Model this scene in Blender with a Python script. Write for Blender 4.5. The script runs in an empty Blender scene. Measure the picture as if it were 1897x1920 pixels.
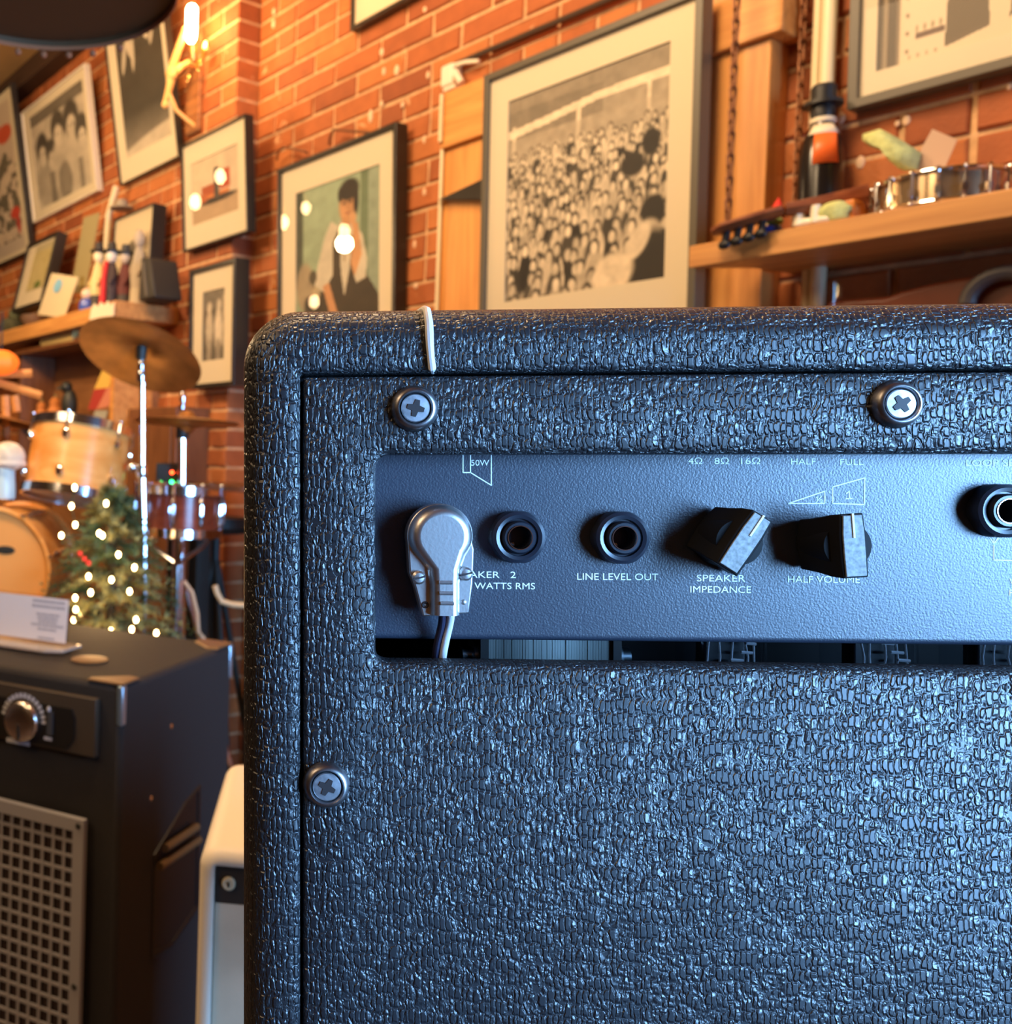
import bpy, bmesh, math, random
import numpy as np
from mathutils import Vector, Matrix, Euler

random.seed(7)
rng = np.random.RandomState(11)
sc = bpy.context.scene
COL = sc.collection
PI = math.pi

# ------------------------------------------------------------------ camera
PW, PH = 1897, 1920
FPX, CX, CY = 1750.0, 350.0, 900.0
EYE = 1.25
PITCH, ROLL = math.radians(1.37), math.radians(1.6)
FW = Vector((0, math.cos(PITCH), -math.sin(PITCH)))
UP0 = Vector((0, math.sin(PITCH), math.cos(PITCH)))
RT0 = Vector((1, 0, 0))
RT = RT0 * math.cos(ROLL) + UP0 * math.sin(ROLL)
UPV = UP0 * math.cos(ROLL) - RT0 * math.sin(ROLL)
CAM = Vector((0, 0, EYE))
cam = bpy.data.cameras.new('camera')
cam.sensor_fit = 'HORIZONTAL'
cam.sensor_width = 36
cam.lens = 36 * FPX / PW
cam.shift_x = (PW / 2 - CX) / PW
cam.shift_y = -(PH / 2 - CY) / PW
cam.clip_start = 0.01
cam.dof.use_dof = True
cam.dof.focus_distance = 0.312
cam.dof.aperture_fstop = 19
co = bpy.data.objects.new('camera', cam)
COL.objects.link(co)
co.matrix_world = Matrix(((RT.x, UPV.x, -FW.x, CAM.x), (RT.y, UPV.y, -FW.y, CAM.y), (RT.z, UPV.z, -FW.z, CAM.z), (0, 0, 0, 1)))
sc.camera = co
sc.view_settings.view_transform = 'Standard'
sc.view_settings.look = 'None'
sc.view_settings.gamma = 1
sc.view_settings.use_curve_mapping = False
sc.view_settings.exposure = 0.0

# ------------------------------------------------------------------ world and large lights
w = bpy.data.worlds.new('world')
sc.world = w
w.use_nodes = True
w.node_tree.nodes['Background'].inputs[0].default_value = (0.30, 0.50, 0.9, 1)
w.node_tree.nodes['Background'].inputs[1].default_value = 0.5

def area(name, loc, target, sx, sy, power, color, spread=PI):
    l = bpy.data.lights.new(name, 'AREA')
    l.shape = 'RECTANGLE'; l.size = sx; l.size_y = sy; l.energy = power; l.color = color; l.spread = spread
    o = bpy.data.objects.new(name, l)
    COL.objects.link(o)
    o.location = loc
    o.rotation_euler = (Vector(target) - Vector(loc)).to_track_quat('-Z', 'Y').to_euler()
    return o

def point(name, loc, power, color, r=0.03):
    l = bpy.data.lights.new(name, 'POINT')
    l.energy = power; l.color = color; l.shadow_soft_size = r
    o = bpy.data.objects.new(name, l)
    COL.objects.link(o); o.location = loc
    return o

def spot(name, loc, target, power, color, angle, blend=0.4, r=0.04):
    l = bpy.data.lights.new(name, 'SPOT')
    l.energy = power; l.color = color; l.spot_size = math.radians(angle); l.spot_blend = blend; l.shadow_soft_size = r
    o = bpy.data.objects.new(name, l)
    COL.objects.link(o); o.location = loc
    o.rotation_euler = (Vector(target) - Vector(loc)).to_track_quat('-Z', 'Y').to_euler()
    return o

REAR = -1.35          # rear wall with the shop window
WARM = (1.0, 0.70, 0.40)
area('window_daylight', (1.95, REAR + 0.03, 1.30), (0.12, 0.4, 1.02), 1.4, 1.5, 62, (0.25, 0.54, 1.0), math.radians(75))
area('ceiling_lamp_near', (0.1, 1.1, 3.05), (1.3, 1.5, 1.5), 0.5, 0.5, 35, WARM)
area('warm_fill_left', (-2.0, 0.9, 3.0), (1.0, 1.9, 1.4), 1.2, 1.2, 20, WARM)  # added fill that warms the blue shadows on the brick wall
area('warm_fill_rear', (-1.9, -0.5, 3.0), (-0.4, 1.2, 0.8), 0.8, 0.8, 26, WARM)  # added warm fill from behind the camera for the white combo front
area("ceiling_lamp_far", (-1.1, 1.6, 3.05), (-0.4, 3.9, 1.5), 0.5, 0.5, 55, WARM)

# ------------------------------------------------------------------ projection helpers (photo pixel -> place in the room)
def ray(px, py):
    return FW + RT * ((px - CX) / FPX) - UPV * ((py - CY) / FPX)

def at(px, py, y):
    d = ray(px, py)
    return CAM + d * (y / d.y)

def proj(p):
    q = Vector(p) - CAM
    z = q.dot(FW)
    if z < 1e-3:
        return None
    return CX + FPX * q.dot(RT) / z, CY - FPX * q.dot(UPV) / z, z

def hit(px, py, p0, nrm):
    d = ray(px, py)
    t = (Vector(p0) - CAM).dot(nrm) / d.dot(nrm)
    return CAM + d * t

# brick wall plane: x = WC - WK*y
VPX = -740
lo, hi = 0.1, 3.0
for _ in range(60):
    k = (lo + hi) / 2
    d = Vector((-k, 1, 0))
    x = CX + FPX * d.dot(RT) / d.dot(FW)
    if x > VPX: lo = k
    else: hi = k
WK = k
WC = 2.28
ES = Vector((WK, -1, 0)).normalized()        # along the wall, towards the right and near
EN = Vector((-1, -WK, 0)).normalized()       # out of the wall, into the room
W0 = EN * (-WC / math.hypot(1, WK))
ZUP = Vector((0, 0, 1))

def wallp(px, py, off=0.0):
    return hit(px, py, W0 + EN * off, EN)

def sh(px, py, off=0.0):
    p = wallp(px, py, off)
    return p.dot(ES), p.z

def wmat(s, h, off=0.0):
    o = ES * s + W0 + EN * off
    return Matrix(((ES.x, -EN.x, 0, o.x), (ES.y, -EN.y, 0, o.y), (0, 0, 1, h), (0, 0, 0, 1)))

# ------------------------------------------------------------------ mesh helpers
class G:
    def __init__(s):
        s.v = []; s.f = []; s.mi = []; s.cur = 0
    def add(s, vs, fs, M=None):
        b = len(s.v)
        for p in vs:
            p = Vector(p)
            if M is not None: p = M @ p
            s.v.append(tuple(p))
        for f in fs:
            s.f.append([i + b for i in f]); s.mi.append(s.cur)
        return s
    def box(s, x0, x1, y0, y1, z0, z1, M=None):
        vs = [(x, y, z) for x in (x0, x1) for y in (y0, y1) for z in (z0, z1)]
        return s.add(vs, [(0, 1, 3, 2), (4, 6, 7, 5), (0, 4, 5, 1), (2, 3, 7, 6), (0, 2, 6, 4), (1, 5, 7, 3)], M)
    def loops(s, L, M=None, closed=True, cap0=False, cap1=False):
        n = len(L[0]); vs = [p for l in L for p in l]; fs = []
        for a in range(len(L) - 1):
            for i in range(n if closed else n - 1):
                j = (i + 1) % n
                fs.append((a * n + i, a * n + j, (a + 1) * n + j, (a + 1) * n + i))
        if cap0: fs.append(tuple(reversed(range(n))))
        if cap1: fs.append(tuple(range((len(L) - 1) * n, len(L) * n)))
        return s.add(vs, fs, M)
    def lathe(s, prof, n=20, M=None, cap0=False, cap1=False, ax='z'):
        L = []
        for r, h in prof:
            l = []
            for i in range(n):
                a = 2 * PI * i / n
                c, d = r * math.cos(a), r * math.sin(a)
                l.append((c, d, h) if ax == 'z' else ((c, h, d) if ax == 'y' else (h, c, d)))
            L.append(l)
        return s.loops(L, M, True, cap0, cap1)
    def tube(s, pts, r, n=8, M=None, caps=True, closed=False):
        pts = [Vector(p) for p in pts]
        m = len(pts)
        rr = r if isinstance(r, (list, tuple)) else [r] * m
        L = []; up = None
        for i, p in enumerate(pts):
            if closed: t = pts[(i + 1) % m] - pts[i - 1]
            else: t = pts[min(i + 1, m - 1)] - pts[max(i - 1, 0)]
            t.normalize()
            if up is None:
                up = Vector((0, 0, 1)) if abs(t.z) < 0.9 else Vector((1, 0, 0))
            a = t.cross(up).normalized(); up = a.cross(t).normalized()
            L.append([tuple(p + a * rr[i] * math.cos(2 * PI * k / n) + up * rr[i] * math.sin(2 * PI * k / n)) for k in range(n)])
        if closed: L.append(L[0])
        return s.loops(L, M, True, caps and not closed, caps and not closed)
    def prism(s, poly, y0, y1, M=None):
        n = len(poly)
        vs = [(x, y0, z) for x, z in poly] + [(x, y1, z) for x, z in poly]
        fs = [tuple(range(n)), tuple(reversed(range(n, 2 * n)))]
        for i in range(n):
            j = (i + 1) % n
            fs.append((i, i + n, j + n, j))
        return s.add(vs, fs, M)
    def ball(s, c, rx, ry=None, rz=None, nu=14, nv=8, M=None):
        ry = rx if ry is None else ry; rz = rx if rz is None else rz
        L = []
        for j in range(nv + 1):
            t = PI * j / nv - PI / 2
            q = max(math.cos(t), 0.001)
            L.append([(c[0] + rx * q * math.cos(2 * PI * i / nu), c[1] + ry * q * math.sin(2 * PI * i / nu), c[2] + rz * math.sin(t)) for i in range(nu)])
        return s.loops(L, M, True, True, True)
    def build(s, name, mats, parent=None, M=None, smooth=30, bev=0, seg=2, label=None, sub=0, recalc=True):
        me = bpy.data.meshes.new(name)
        me.from_pydata(s.v, [], s.f)
        if not isinstance(mats, (list, tuple)): mats = [mats]
        for m in mats: me.materials.append(m)
        if len(mats) > 1: me.polygons.foreach_set('material_index', s.mi)
        if recalc:
            bm = bmesh.new(); bm.from_mesh(me)
            bmesh.ops.recalc_face_normals(bm, faces=bm.faces)
            bm.to_mesh(me); bm.free()
        if smooth:
            me.polygons.foreach_set('use_smooth', [True] * len(me.polygons))
            me.set_sharp_from_angle(angle=math.radians(smooth))
        me.update()
        o = bpy.data.objects.new(name, me)
        COL.objects.link(o)
        if parent is not None: o.parent = parent
        if M is not None:
            if parent is None: o.matrix_world = M
            else: o.matrix_local = M
        if bev:
            b = o.modifiers.new('bevel', 'BEVEL'); b.width = bev; b.segments = seg; b.limit_method = 'ANGLE'; b.angle_limit = math.radians(35)
            b.harden_normals = False
        if sub:
            b = o.modifiers.new('sub', 'SUBSURF'); b.levels = sub; b.render_levels = sub
        if label: o['label'] = label
        return o

def tag(o, label, cat, group=None, kind=None):
    o['label'] = label; o['category'] = cat
    if group: o['group'] = group
    if kind: o['kind'] = kind
    return o

def thing(name, M, label, cat, group=None):
    o = bpy.data.objects.new(name, None)
    COL.objects.link(o)
    o.empty_display_size = 0.05
    if isinstance(M, Matrix): o.matrix_world = M
    else: o.location = M
    return tag(o, label, cat, group)

def struct(o):
    o['kind'] = 'structure'
    return o

def T(x=0, y=0, z=0, rx=0, ry=0, rz=0, s=1):
    return Matrix.Translation((x, y, z)) @ Euler((rx, ry, rz)).to_matrix().to_4x4() @ Matrix.Scale(s, 4)

def align(p, zdir, xhint=(1, 0, 0)):
    z = Vector(zdir).normalized(); x = Vector(xhint)
    x = (x - z * x.dot(z)).normalized(); y = z.cross(x)
    return Matrix(((x.x, y.x, z.x, p[0]), (x.y, y.y, z.y, p[1]), (x.z, y.z, z.z, p[2]), (0, 0, 0, 1)))

def rrect(x0, x1, z0, z1, r, n=6, y=0.0):
    r = max(r, 1e-5); out = []
    for cx, cz, a0 in ((x1 - r, z1 - r, 0), (x0 + r, z1 - r, PI / 2), (x0 + r, z0 + r, PI), (x1 - r, z0 + r, 1.5 * PI)):
        for i in range(n + 1):
            a = a0 + PI / 2 * i / n
            out.append((cx + r * math.cos(a), y, cz + r * math.sin(a)))
    return out

# ------------------------------------------------------------------ materials
def mat(name, color, rough=0.5, metal=0.0, spec=0.5, noise=0, namp=0.15, bump=0, bscale=200, emit=0, ecol=None, coat=0, alpha=1, trans=0, stretch=None):
    m = bpy.data.materials.new(name); m.use_nodes = True
    nt = m.node_tree; b = nt.nodes['Principled BSDF']
    b.inputs['Base Color'].default_value = (*color, 1)
    b.inputs['Roughness'].default_value = rough
    b.inputs['Metallic'].default_value = metal
    b.inputs['Specular IOR Level'].default_value = spec
    b.inputs['Coat Weight'].default_value = coat
    b.inputs['Transmission Weight'].default_value = trans
    if emit:
        b.inputs['Emission Color'].default_value = (*(ecol or color), 1)
        b.inputs['Emission Strength'].default_value = emit
    if noise or bump:
        tc = nt.nodes.new('ShaderNodeTexCoord')
        mp = nt.nodes.new('ShaderNodeMapping')
        nt.links.new(tc.outputs['Object'], mp.inputs[0])
        if stretch: mp.inputs['Scale'].default_value = stretch
    if noise:
        n = nt.nodes.new('ShaderNodeTexNoise'); n.inputs['Scale'].default_value = noise; n.inputs['Detail'].default_value = 5
        nt.links.new(mp.outputs[0], n.inputs['Vector'])
        r = nt.nodes.new('ShaderNodeValToRGB')
        r.color_ramp.elements[0].position = 0.3; r.color_ramp.elements[1].position = 0.7
        r.color_ramp.elements[0].color = (*[c * (1 - namp) for c in color], 1)
        r.color_ramp.elements[1].color = (*[min(c * (1 + namp), 1) for c in color], 1)
        nt.links.new(n.outputs['Fac'], r.inputs[0]); nt.links.new(r.outputs[0], b.inputs['Base Color'])
    if bump:
        n = nt.nodes.new('ShaderNodeTexNoise'); n.inputs['Scale'].default_value = bscale; n.inputs['Detail'].default_value = 3
        nt.links.new(mp.outputs[0], n.inputs['Vector'])
        bp = nt.nodes.new('ShaderNodeBump'); bp.inputs['Strength'].default_value = 1; bp.inputs['Distance'].default_value = bump
        nt.links.new(n.outputs['Fac'], bp.inputs['Height']); nt.links.new(bp.outputs[0], b.inputs['Normal'])
    return m

def wood(name, c1, c2, scale=6, rough=0.45, axis=(0.6, 8, 8), bump=0.0004):
    m = bpy.data.materials.new(name); m.use_nodes = True
    nt = m.node_tree; b = nt.nodes['Principled BSDF']
    tc = nt.nodes.new('ShaderNodeTexCoord'); mp = nt.nodes.new('ShaderNodeMapping'); mp.inputs['Scale'].default_value = axis
    n = nt.nodes.new('ShaderNodeTexNoise'); n.inputs['Scale'].default_value = scale; n.inputs['Detail'].default_value = 6; n.inputs['Distortion'].default_value = 0.6
    r = nt.nodes.new('ShaderNodeValToRGB')
    r.color_ramp.elements[0].position = 0.35; r.color_ramp.elements[1].position = 0.68
    r.color_ramp.elements[0].color = (*c1, 1); r.color_ramp.elements[1].color = (*c2, 1)
    bp = nt.nodes.new('ShaderNodeBump'); bp.inputs['Distance'].default_value = bump
    nt.links.new(tc.outputs['Object'], mp.inputs[0]); nt.links.new(mp.outputs[0], n.inputs['Vector'])
    nt.links.new(n.outputs['Fac'], r.inputs[0]); nt.links.new(r.outputs[0], b.inputs['Base Color'])
    nt.links.new(n.outputs['Fac'], bp.inputs['Height']); nt.links.new(bp.outputs[0], b.inputs['Normal'])
    b.inputs['Roughness'].default_value = rough
    return m

def brick_mat():
    m = bpy.data.materials.new('brick'); m.use_nodes = True
    nt = m.node_tree; N = nt.nodes.new; L = nt.links.new; b = nt.nodes['Principled BSDF']
    oi = N('ShaderNodeObjectInfo'); ge = N('ShaderNodeNewGeometry')
    a = N('ShaderNodeMath'); a.operation = 'ADD'; L(oi.outputs['Random'], a.inputs[0]); L(ge.outputs['Random Per Island'], a.inputs[1])
    fr = N('ShaderNodeMath'); fr.operation = 'FRACT'; L(a.outputs[0], fr.inputs[0])
    r = N('ShaderNodeValToRGB'); e = r.color_ramp.elements
    e[0].color = (0.34, 0.088, 0.026, 1); e[1].color = (0.60, 0.205, 0.054, 1)
    for p, c in ((0.25, (0.52, 0.150, 0.038)), (0.5, (0.42, 0.112, 0.032)), (0.75, (0.56, 0.172, 0.046))):
        x = e.new(p); x.color = (*c, 1)
    L(fr.outputs[0], r.inputs[0])
    n = N('ShaderNodeTexNoise'); n.inputs['Scale'].default_value = 22; n.inputs['Detail'].default_value = 5
    L(ge.outputs['Position'], n.inputs['Vector'])
    mx = N('ShaderNodeMix'); mx.data_type = 'RGBA'; mx.blend_type = 'MULTIPLY'; mx.inputs['Factor'].default_value = 0.45
    L(r.outputs[0], mx.inputs['A']); L(n.outputs['Fac'], mx.inputs['B'])
    # mortar smears and paint flecks
    n2 = N('ShaderNodeTexNoise'); n2.inputs['Scale'].default_value = 13; n2.inputs['Detail'].default_value = 3; n2.inputs['Distortion'].default_value = 0.7
    L(ge.outputs['Position'], n2.inputs['Vector'])
    r2 = N('ShaderNodeValToRGB'); r2.color_ramp.elements[0].position = 0.69; r2.color_ramp.elements[1].position = 0.74
    L(n2.outputs['Fac'], r2.inputs[0])
    mx2 = N('ShaderNodeMix'); mx2.data_type = 'RGBA'
    L(r2.outputs[0], mx2.inputs['Factor']); L(mx.outputs['Result'], mx2.inputs['A']); mx2.inputs['B'].default_value = (0.72, 0.45, 0.24, 1)
    L(mx2.outputs['Result'], b.inputs['Base Color'])
    n3 = N('ShaderNodeTexNoise'); n3.inputs['Scale'].default_value = 160; n3.inputs['Detail'].default_value = 4
    L(ge.outputs['Position'], n3.inputs['Vector'])
    bp = N('ShaderNodeBump'); bp.inputs['Distance'].default_value = 0.0015
    L(n3.outputs['Fac'], bp.inputs['Height']); L(bp.outputs[0], b.inputs['Normal'])
    b.inputs['Roughness'].default_value = 0.75
    return m

def tolex_mat():
    m = bpy.data.materials.new('black_textured_vinyl'); m.use_nodes = True
    nt = m.node_tree; N = nt.nodes.new; L = nt.links.new; b = nt.nodes['Principled BSDF']
    tc = N('ShaderNodeTexCoord')
    # wobble the thread grid
    nz = N('ShaderNodeTexNoise'); nz.inputs['Scale'].default_value = 260; nz.inputs['Detail'].default_value = 2
    L(tc.outputs['Object'], nz.inputs['Vector'])
    sb = N('ShaderNodeVectorMath'); sb.operation = 'SUBTRACT'; sb.inputs[1].default_value = (.5, .5, .5)
    L(nz.outputs['Color'], sb.inputs[0])
    scl = N('ShaderNodeVectorMath'); scl.operation = 'SCALE'; scl.inputs['Scale'].default_value = 0.0016
    L(sb.outputs[0], scl.inputs[0])
    ad = N('ShaderNodeVectorMath'); ad.operation = 'ADD'; L(tc.outputs['Object'], ad.inputs[0]); L(scl.outputs[0], ad.inputs[1])
    def vor(sx, sy, sz, seed):
        mp = N('ShaderNodeMapping'); mp.inputs['Scale'].default_value = (sx, sy, sz); mp.inputs['Location'].default_value = (seed, seed, seed)
        L(ad.outputs[0], mp.inputs[0])
        v1 = N('ShaderNodeTexVoronoi'); v1.distance = 'CHEBYCHEV'; v1.feature = 'F1'; v1.inputs['Scale'].default_value = 1; v1.inputs['Randomness'].default_value = 0.6
        v2 = N('ShaderNodeTexVoronoi'); v2.distance = 'CHEBYCHEV'; v2.feature = 'F2'; v2.inputs['Scale'].default_value = 1; v2.inputs['Randomness'].default_value = 0.6
        L(mp.outputs[0], v1.inputs['Vector']); L(mp.outputs[0], v2.inputs['Vector'])
        s = N('ShaderNodeMath'); s.operation = 'SUBTRACT'; L(v2.outputs['Distance'], s.inputs[0]); L(v1.outputs['Distance'], s.inputs[1])
        r = N('ShaderNodeMapRange'); r.interpolation_type = 'SMOOTHSTEP'; r.inputs['From Max'].default_value = 0.34
        L(s.outputs[0], r.inputs['Value'])
        return r.outputs[0], v1
    a, va = vor(540, 560, 220, 0.0)
    c, vc = vor(380, 560, 220, 7.3)
    # choose between tall and wide cells patch by patch
    pick = N('ShaderNodeTexNoise'); pick.inputs['Scale'].default_value = 120; pick.inputs['Detail'].default_value = 1
    L(tc.outputs['Object'], pick.inputs['Vector'])
    pr = N('ShaderNodeMapRange'); pr.inputs['From Min'].default_value = 0.47; pr.inputs['From Max'].default_value = 0.60
    L(pick.outputs['Fac'], pr.inputs['Value'])
    mx = N('ShaderNodeMix'); L(pr.outputs[0], mx.inputs['Factor']); L(a, mx.inputs['A']); L(c, mx.inputs['B'])
    # per cell height differences
    hb = N('ShaderNodeMath'); hb.operation = 'MULTIPLY_ADD'
    sepc = N('ShaderNodeSeparateColor'); L(va.outputs['Color'], sepc.inputs[0])
    L(sepc.outputs[0], hb.inputs[0]); hb.inputs[1].default_value = 0.62; L(mx.outputs['Result'], hb.inputs[2])
    bp = N('ShaderNodeBump'); bp.inputs['Strength'].default_value = 1.0; bp.inputs['Distance'].default_value = 0.00042
    L(hb.outputs[0], bp.inputs['Height']); L(bp.outputs[0], b.inputs['Normal'])
    b.inputs['Base Color'].default_value = (0.013, 0.014, 0.017, 1)
    b.inputs['Roughness'].default_value = 0.37
    b.inputs['Specular IOR Level'].default_value = 0.75
    return m

def glass_mat(name='picture_glass', ior=1.45, rough=0.0, tint=(1, 1, 1)):
    m = bpy.data.materials.new(name); m.use_nodes = True
    nt = m.node_tree; nt.nodes.remove(nt.nodes['Principled BSDF'])
    o = nt.nodes['Material Output']
    t = nt.nodes.new('ShaderNodeBsdfTransparent'); t.inputs[0].default_value = (*tint, 1)
    g = nt.nodes.new('ShaderNodeBsdfGlossy'); g.inputs['Roughness'].default_value = rough
    f = nt.nodes.new('ShaderNodeFresnel'); f.inputs[0].default_value = ior
    x = nt.nodes.new('ShaderNodeMixShader')
    gm = nt.nodes.new('ShaderNodeNewGeometry'); mm = nt.nodes.new('ShaderNodeMath'); mm.operation = 'SUBTRACT'; mm.inputs[0].default_value = 1
    nt.links.new(gm.outputs['Backfacing'], mm.inputs[1])
    m2 = nt.nodes.new('ShaderNodeMath'); m2.operation = 'MULTIPLY'; nt.links.new(f.outputs[0], m2.inputs[0]); nt.links.new(mm.outputs[0], m2.inputs[1])
    nt.links.new(m2.outputs[0], x.inputs[0]); nt.links.new(t.outputs[0], x.inputs[1]); nt.links.new(g.outputs[0], x.inputs[2])
    nt.links.new(x.outputs[0], o.inputs[0])
    return m

def print_mat():
    m = bpy.data.materials.new('printed_paper'); m.use_nodes = True
    nt = m.node_tree; b = nt.nodes['Principled BSDF']
    a = nt.nodes.new('ShaderNodeVertexColor'); a.layer_name = 'ink'
    nt.links.new(a.outputs[0], b.inputs['Base Color'])
    b.inputs['Roughness'].default_value = 0.6
    return m

M_BRICK = brick_mat()
M_MORTAR = mat('mortar', (0.62, 0.38, 0.20), 0.9, noise=30, namp=0.25, bump=0.002, bscale=120)
M_TOLEX = tolex_mat()
M_GLASS = glass_mat()
M_PRINT = print_mat()
M_CHASSIS = mat('black_powder_coat', (0.022, 0.028, 0.045), 0.37, spec=0.9, bump=0.00010, bscale=1500)
M_BLACKPL = mat('black_plastic', (0.010, 0.010, 0.012), 0.42, spec=0.35)
M_NUT = mat('black_nylon', (0.014, 0.018, 0.028), 0.28, spec=0.6)
M_CHROME = mat('chrome', (0.86, 0.87, 0.9), 0.12, 1.0)
M_NICKEL = mat('satin_nickel', (0.60, 0.58, 0.57), 0.38, 1.0, bump=0.00003, bscale=900)
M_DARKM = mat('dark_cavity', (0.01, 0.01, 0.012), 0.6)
M_SHEAD = mat('dull_screw_head', (0.36, 0.36, 0.38), 0.5, 1.0, noise=400, namp=0.3)
M_SCREW = mat('blackened_nickel', (0.28, 0.27, 0.28), 0.35, 1.0, noise=300, namp=0.3)
M_SCREWD = mat('screw_recess', (0.02, 0.012, 0.012), 0.6)
M_INK = mat('white_ink', (0.88, 0.93, 0.92), 0.6)
M_KNOB = mat('matt_black_knob', (0.009, 0.009, 0.010), 0.6, spec=0.15)
M_POINTER = mat('knob_cap', (0.24, 0.25, 0.245), 0.55, 0.1, noise=700, namp=0.4)
M_WHITEPL = mat('white_plastic', (0.78, 0.80, 0.80), 0.35)
M_WIREW = mat('white_wire', (0.75, 0.76, 0.78), 0.35)
M_WIREB = mat('dark_wire', (0.03, 0.03, 0.06), 0.3)
M_LAM = mat('laminated_steel', (0.30, 0.34, 0.33), 0.5, 0.6, noise=60, namp=0.6, stretch=(1, 1, 0.05))
M_ZINC = mat('zinc', (0.45, 0.55, 0.62), 0.3, 1.0)
M_FRAMEB = mat('black_frame', (0.022, 0.017, 0.013), 0.35)
M_FRAMEG = mat('dark_grey_frame', (0.10, 0.085, 0.06), 0.4)
M_FRAMES = mat('pale_frame', (0.62, 0.56, 0.46), 0.4)
M_MATB = mat('cream_mat_board', (0.66, 0.57, 0.41), 0.8)
M_PINE = wood('honey_pine', (0.58, 0.235, 0.055), (0.76, 0.35, 0.095))
M_PINEV = wood('honey_pine_vertical', (0.58, 0.235, 0.055), (0.76, 0.35, 0.095), axis=(8, 8, 0.6))
M_PINED = wood('brown_stained_wood', (0.16, 0.06, 0.02), (0.30, 0.12, 0.04))
M_RUST = mat('rusty_iron', (0.22, 0.09, 0.04), 0.55, 0.6, noise=80, namp=0.4)
M_BLACKCAB = mat('charcoal_carpet', (0.017, 0.013, 0.011), 0.8, noise=600, namp=0.4, bump=0.0006, bscale=900)

# ------------------------------------------------------------------ the room
FLOOR_Z = 0.0
CEIL_Z = 3.2
XL = -4.6
XR = WC - WK * REAR
YF = (WC - XL) / WK
M_FLOOR = wood('dark_floor_boards', (0.05, 0.028, 0.016), (0.12, 0.065, 0.035), scale=3)
M_CEIL = mat('ochre_ceiling', (0.40, 0.23, 0.08), 0.8, noise=3)
M_PLASTER = mat('brown_plaster', (0.13, 0.085, 0.05), 0.85, noise=4)
g = G(); g.prism([(0, 0), (1, 0), (1, 1), (0, 1)], 0, 0)
def slab(name, poly, z0, z1, m):
    g = G(); n = len(poly)
    g.add([(x, y, z0) for x, y in poly] + [(x, y, z1) for x, y in poly],
          [tuple(range(n)), tuple(range(n, 2 * n))] + [(i, (i + 1) % n, (i + 1) % n + n, i + n) for i in range(n)])
    return struct(g.build(name, m, smooth=0))
room = [(XL - .1, REAR - .1), (XR + .3, REAR - .1), (XR + .3, REAR + .05), (XL + .2, YF + .3), (XL - .1, YF + .3)]
slab('floor', room, -0.06, FLOOR_Z, M_FLOOR)
slab('ceiling', room, CEIL_Z, CEIL_Z + 0.06, M_CEIL)
g = G(); g.box(XL - .1, XL, REAR, YF + .2, 0, CEIL_Z)
struct(g.build('wall_left', M_PLASTER, smooth=0))
# rear wall with the shop window opening
wx0, wx1, wz0, wz1 = 1.25, 2.65, 0.55, 2.15
g = G()
g.box(XL, wx0, REAR - .1, REAR, 0, CEIL_Z); g.box(wx1, XR + .1, REAR - .1, REAR, 0, CEIL_Z)
g.box(wx0, wx1, REAR - .1, REAR, 0, wz0); g.box(wx0, wx1, REAR - .1, REAR, wz1, CEIL_Z)
struct(g.build('wall_rear', M_PLASTER, smooth=0))

# brick wall: mortar bed and bricks.  two stretches: the near one set back, the far one 9 cm proud
s_edge = (sh(448, 100, 0.09)[0] + sh(484, 100, 0.0)[0]) / 2
s_far = Vector((XL, YF, 0)).dot(ES)
s_near = Vector((XR, REAR, 0)).dot(ES)
COURSE, BLEN, JT = 0.0677, 0.205, 0.010
PROUD = 0.09
covered = []      # (s0,s1,h0,h1) rectangles hidden behind pictures

def brick_variants(L, nv=5, D=0.10):
    out = []
    for _ in range(nv):
        j = lambda a=0.0016: random.uniform(-a, a)
        x0, x1, z0, z1 = 0, L - JT, 0, COURSE - JT
        c = 0.0035
        def rect(i, y, jj):
            pts = [(x0 + i, y, z0 + i), ((x0 + x1) / 2, y, z0 + i), (x1 - i, y, z0 + i), (x1 - i, y, z1 - i), ((x0 + x1) / 2, y, z1 - i), (x0 + i, y, z1 - i)]
            return [(x + j(jj), yy + j(jj * 0.7), z + j(jj)) for x, yy, z in pts]
        g = G(); back = rect(0, D, 0); mid = rect(0, c, 0.0012); fr = rect(c, 0, 0.0022)
        g.loops([back, mid, fr], cap1=True)
        me = g.build('brick_mesh_source', M_BRICK, smooth=0)
        m = me.data; bpy.data.objects.remove(me)
        out.append(m)
    return out
BV = brick_variants(BLEN); BH = brick_variants(BLEN / 2)

def hidden(px, py):
    if px > 470 and py > 592: return True
    if px < 440 and py > 1200: return True
    return False

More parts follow.
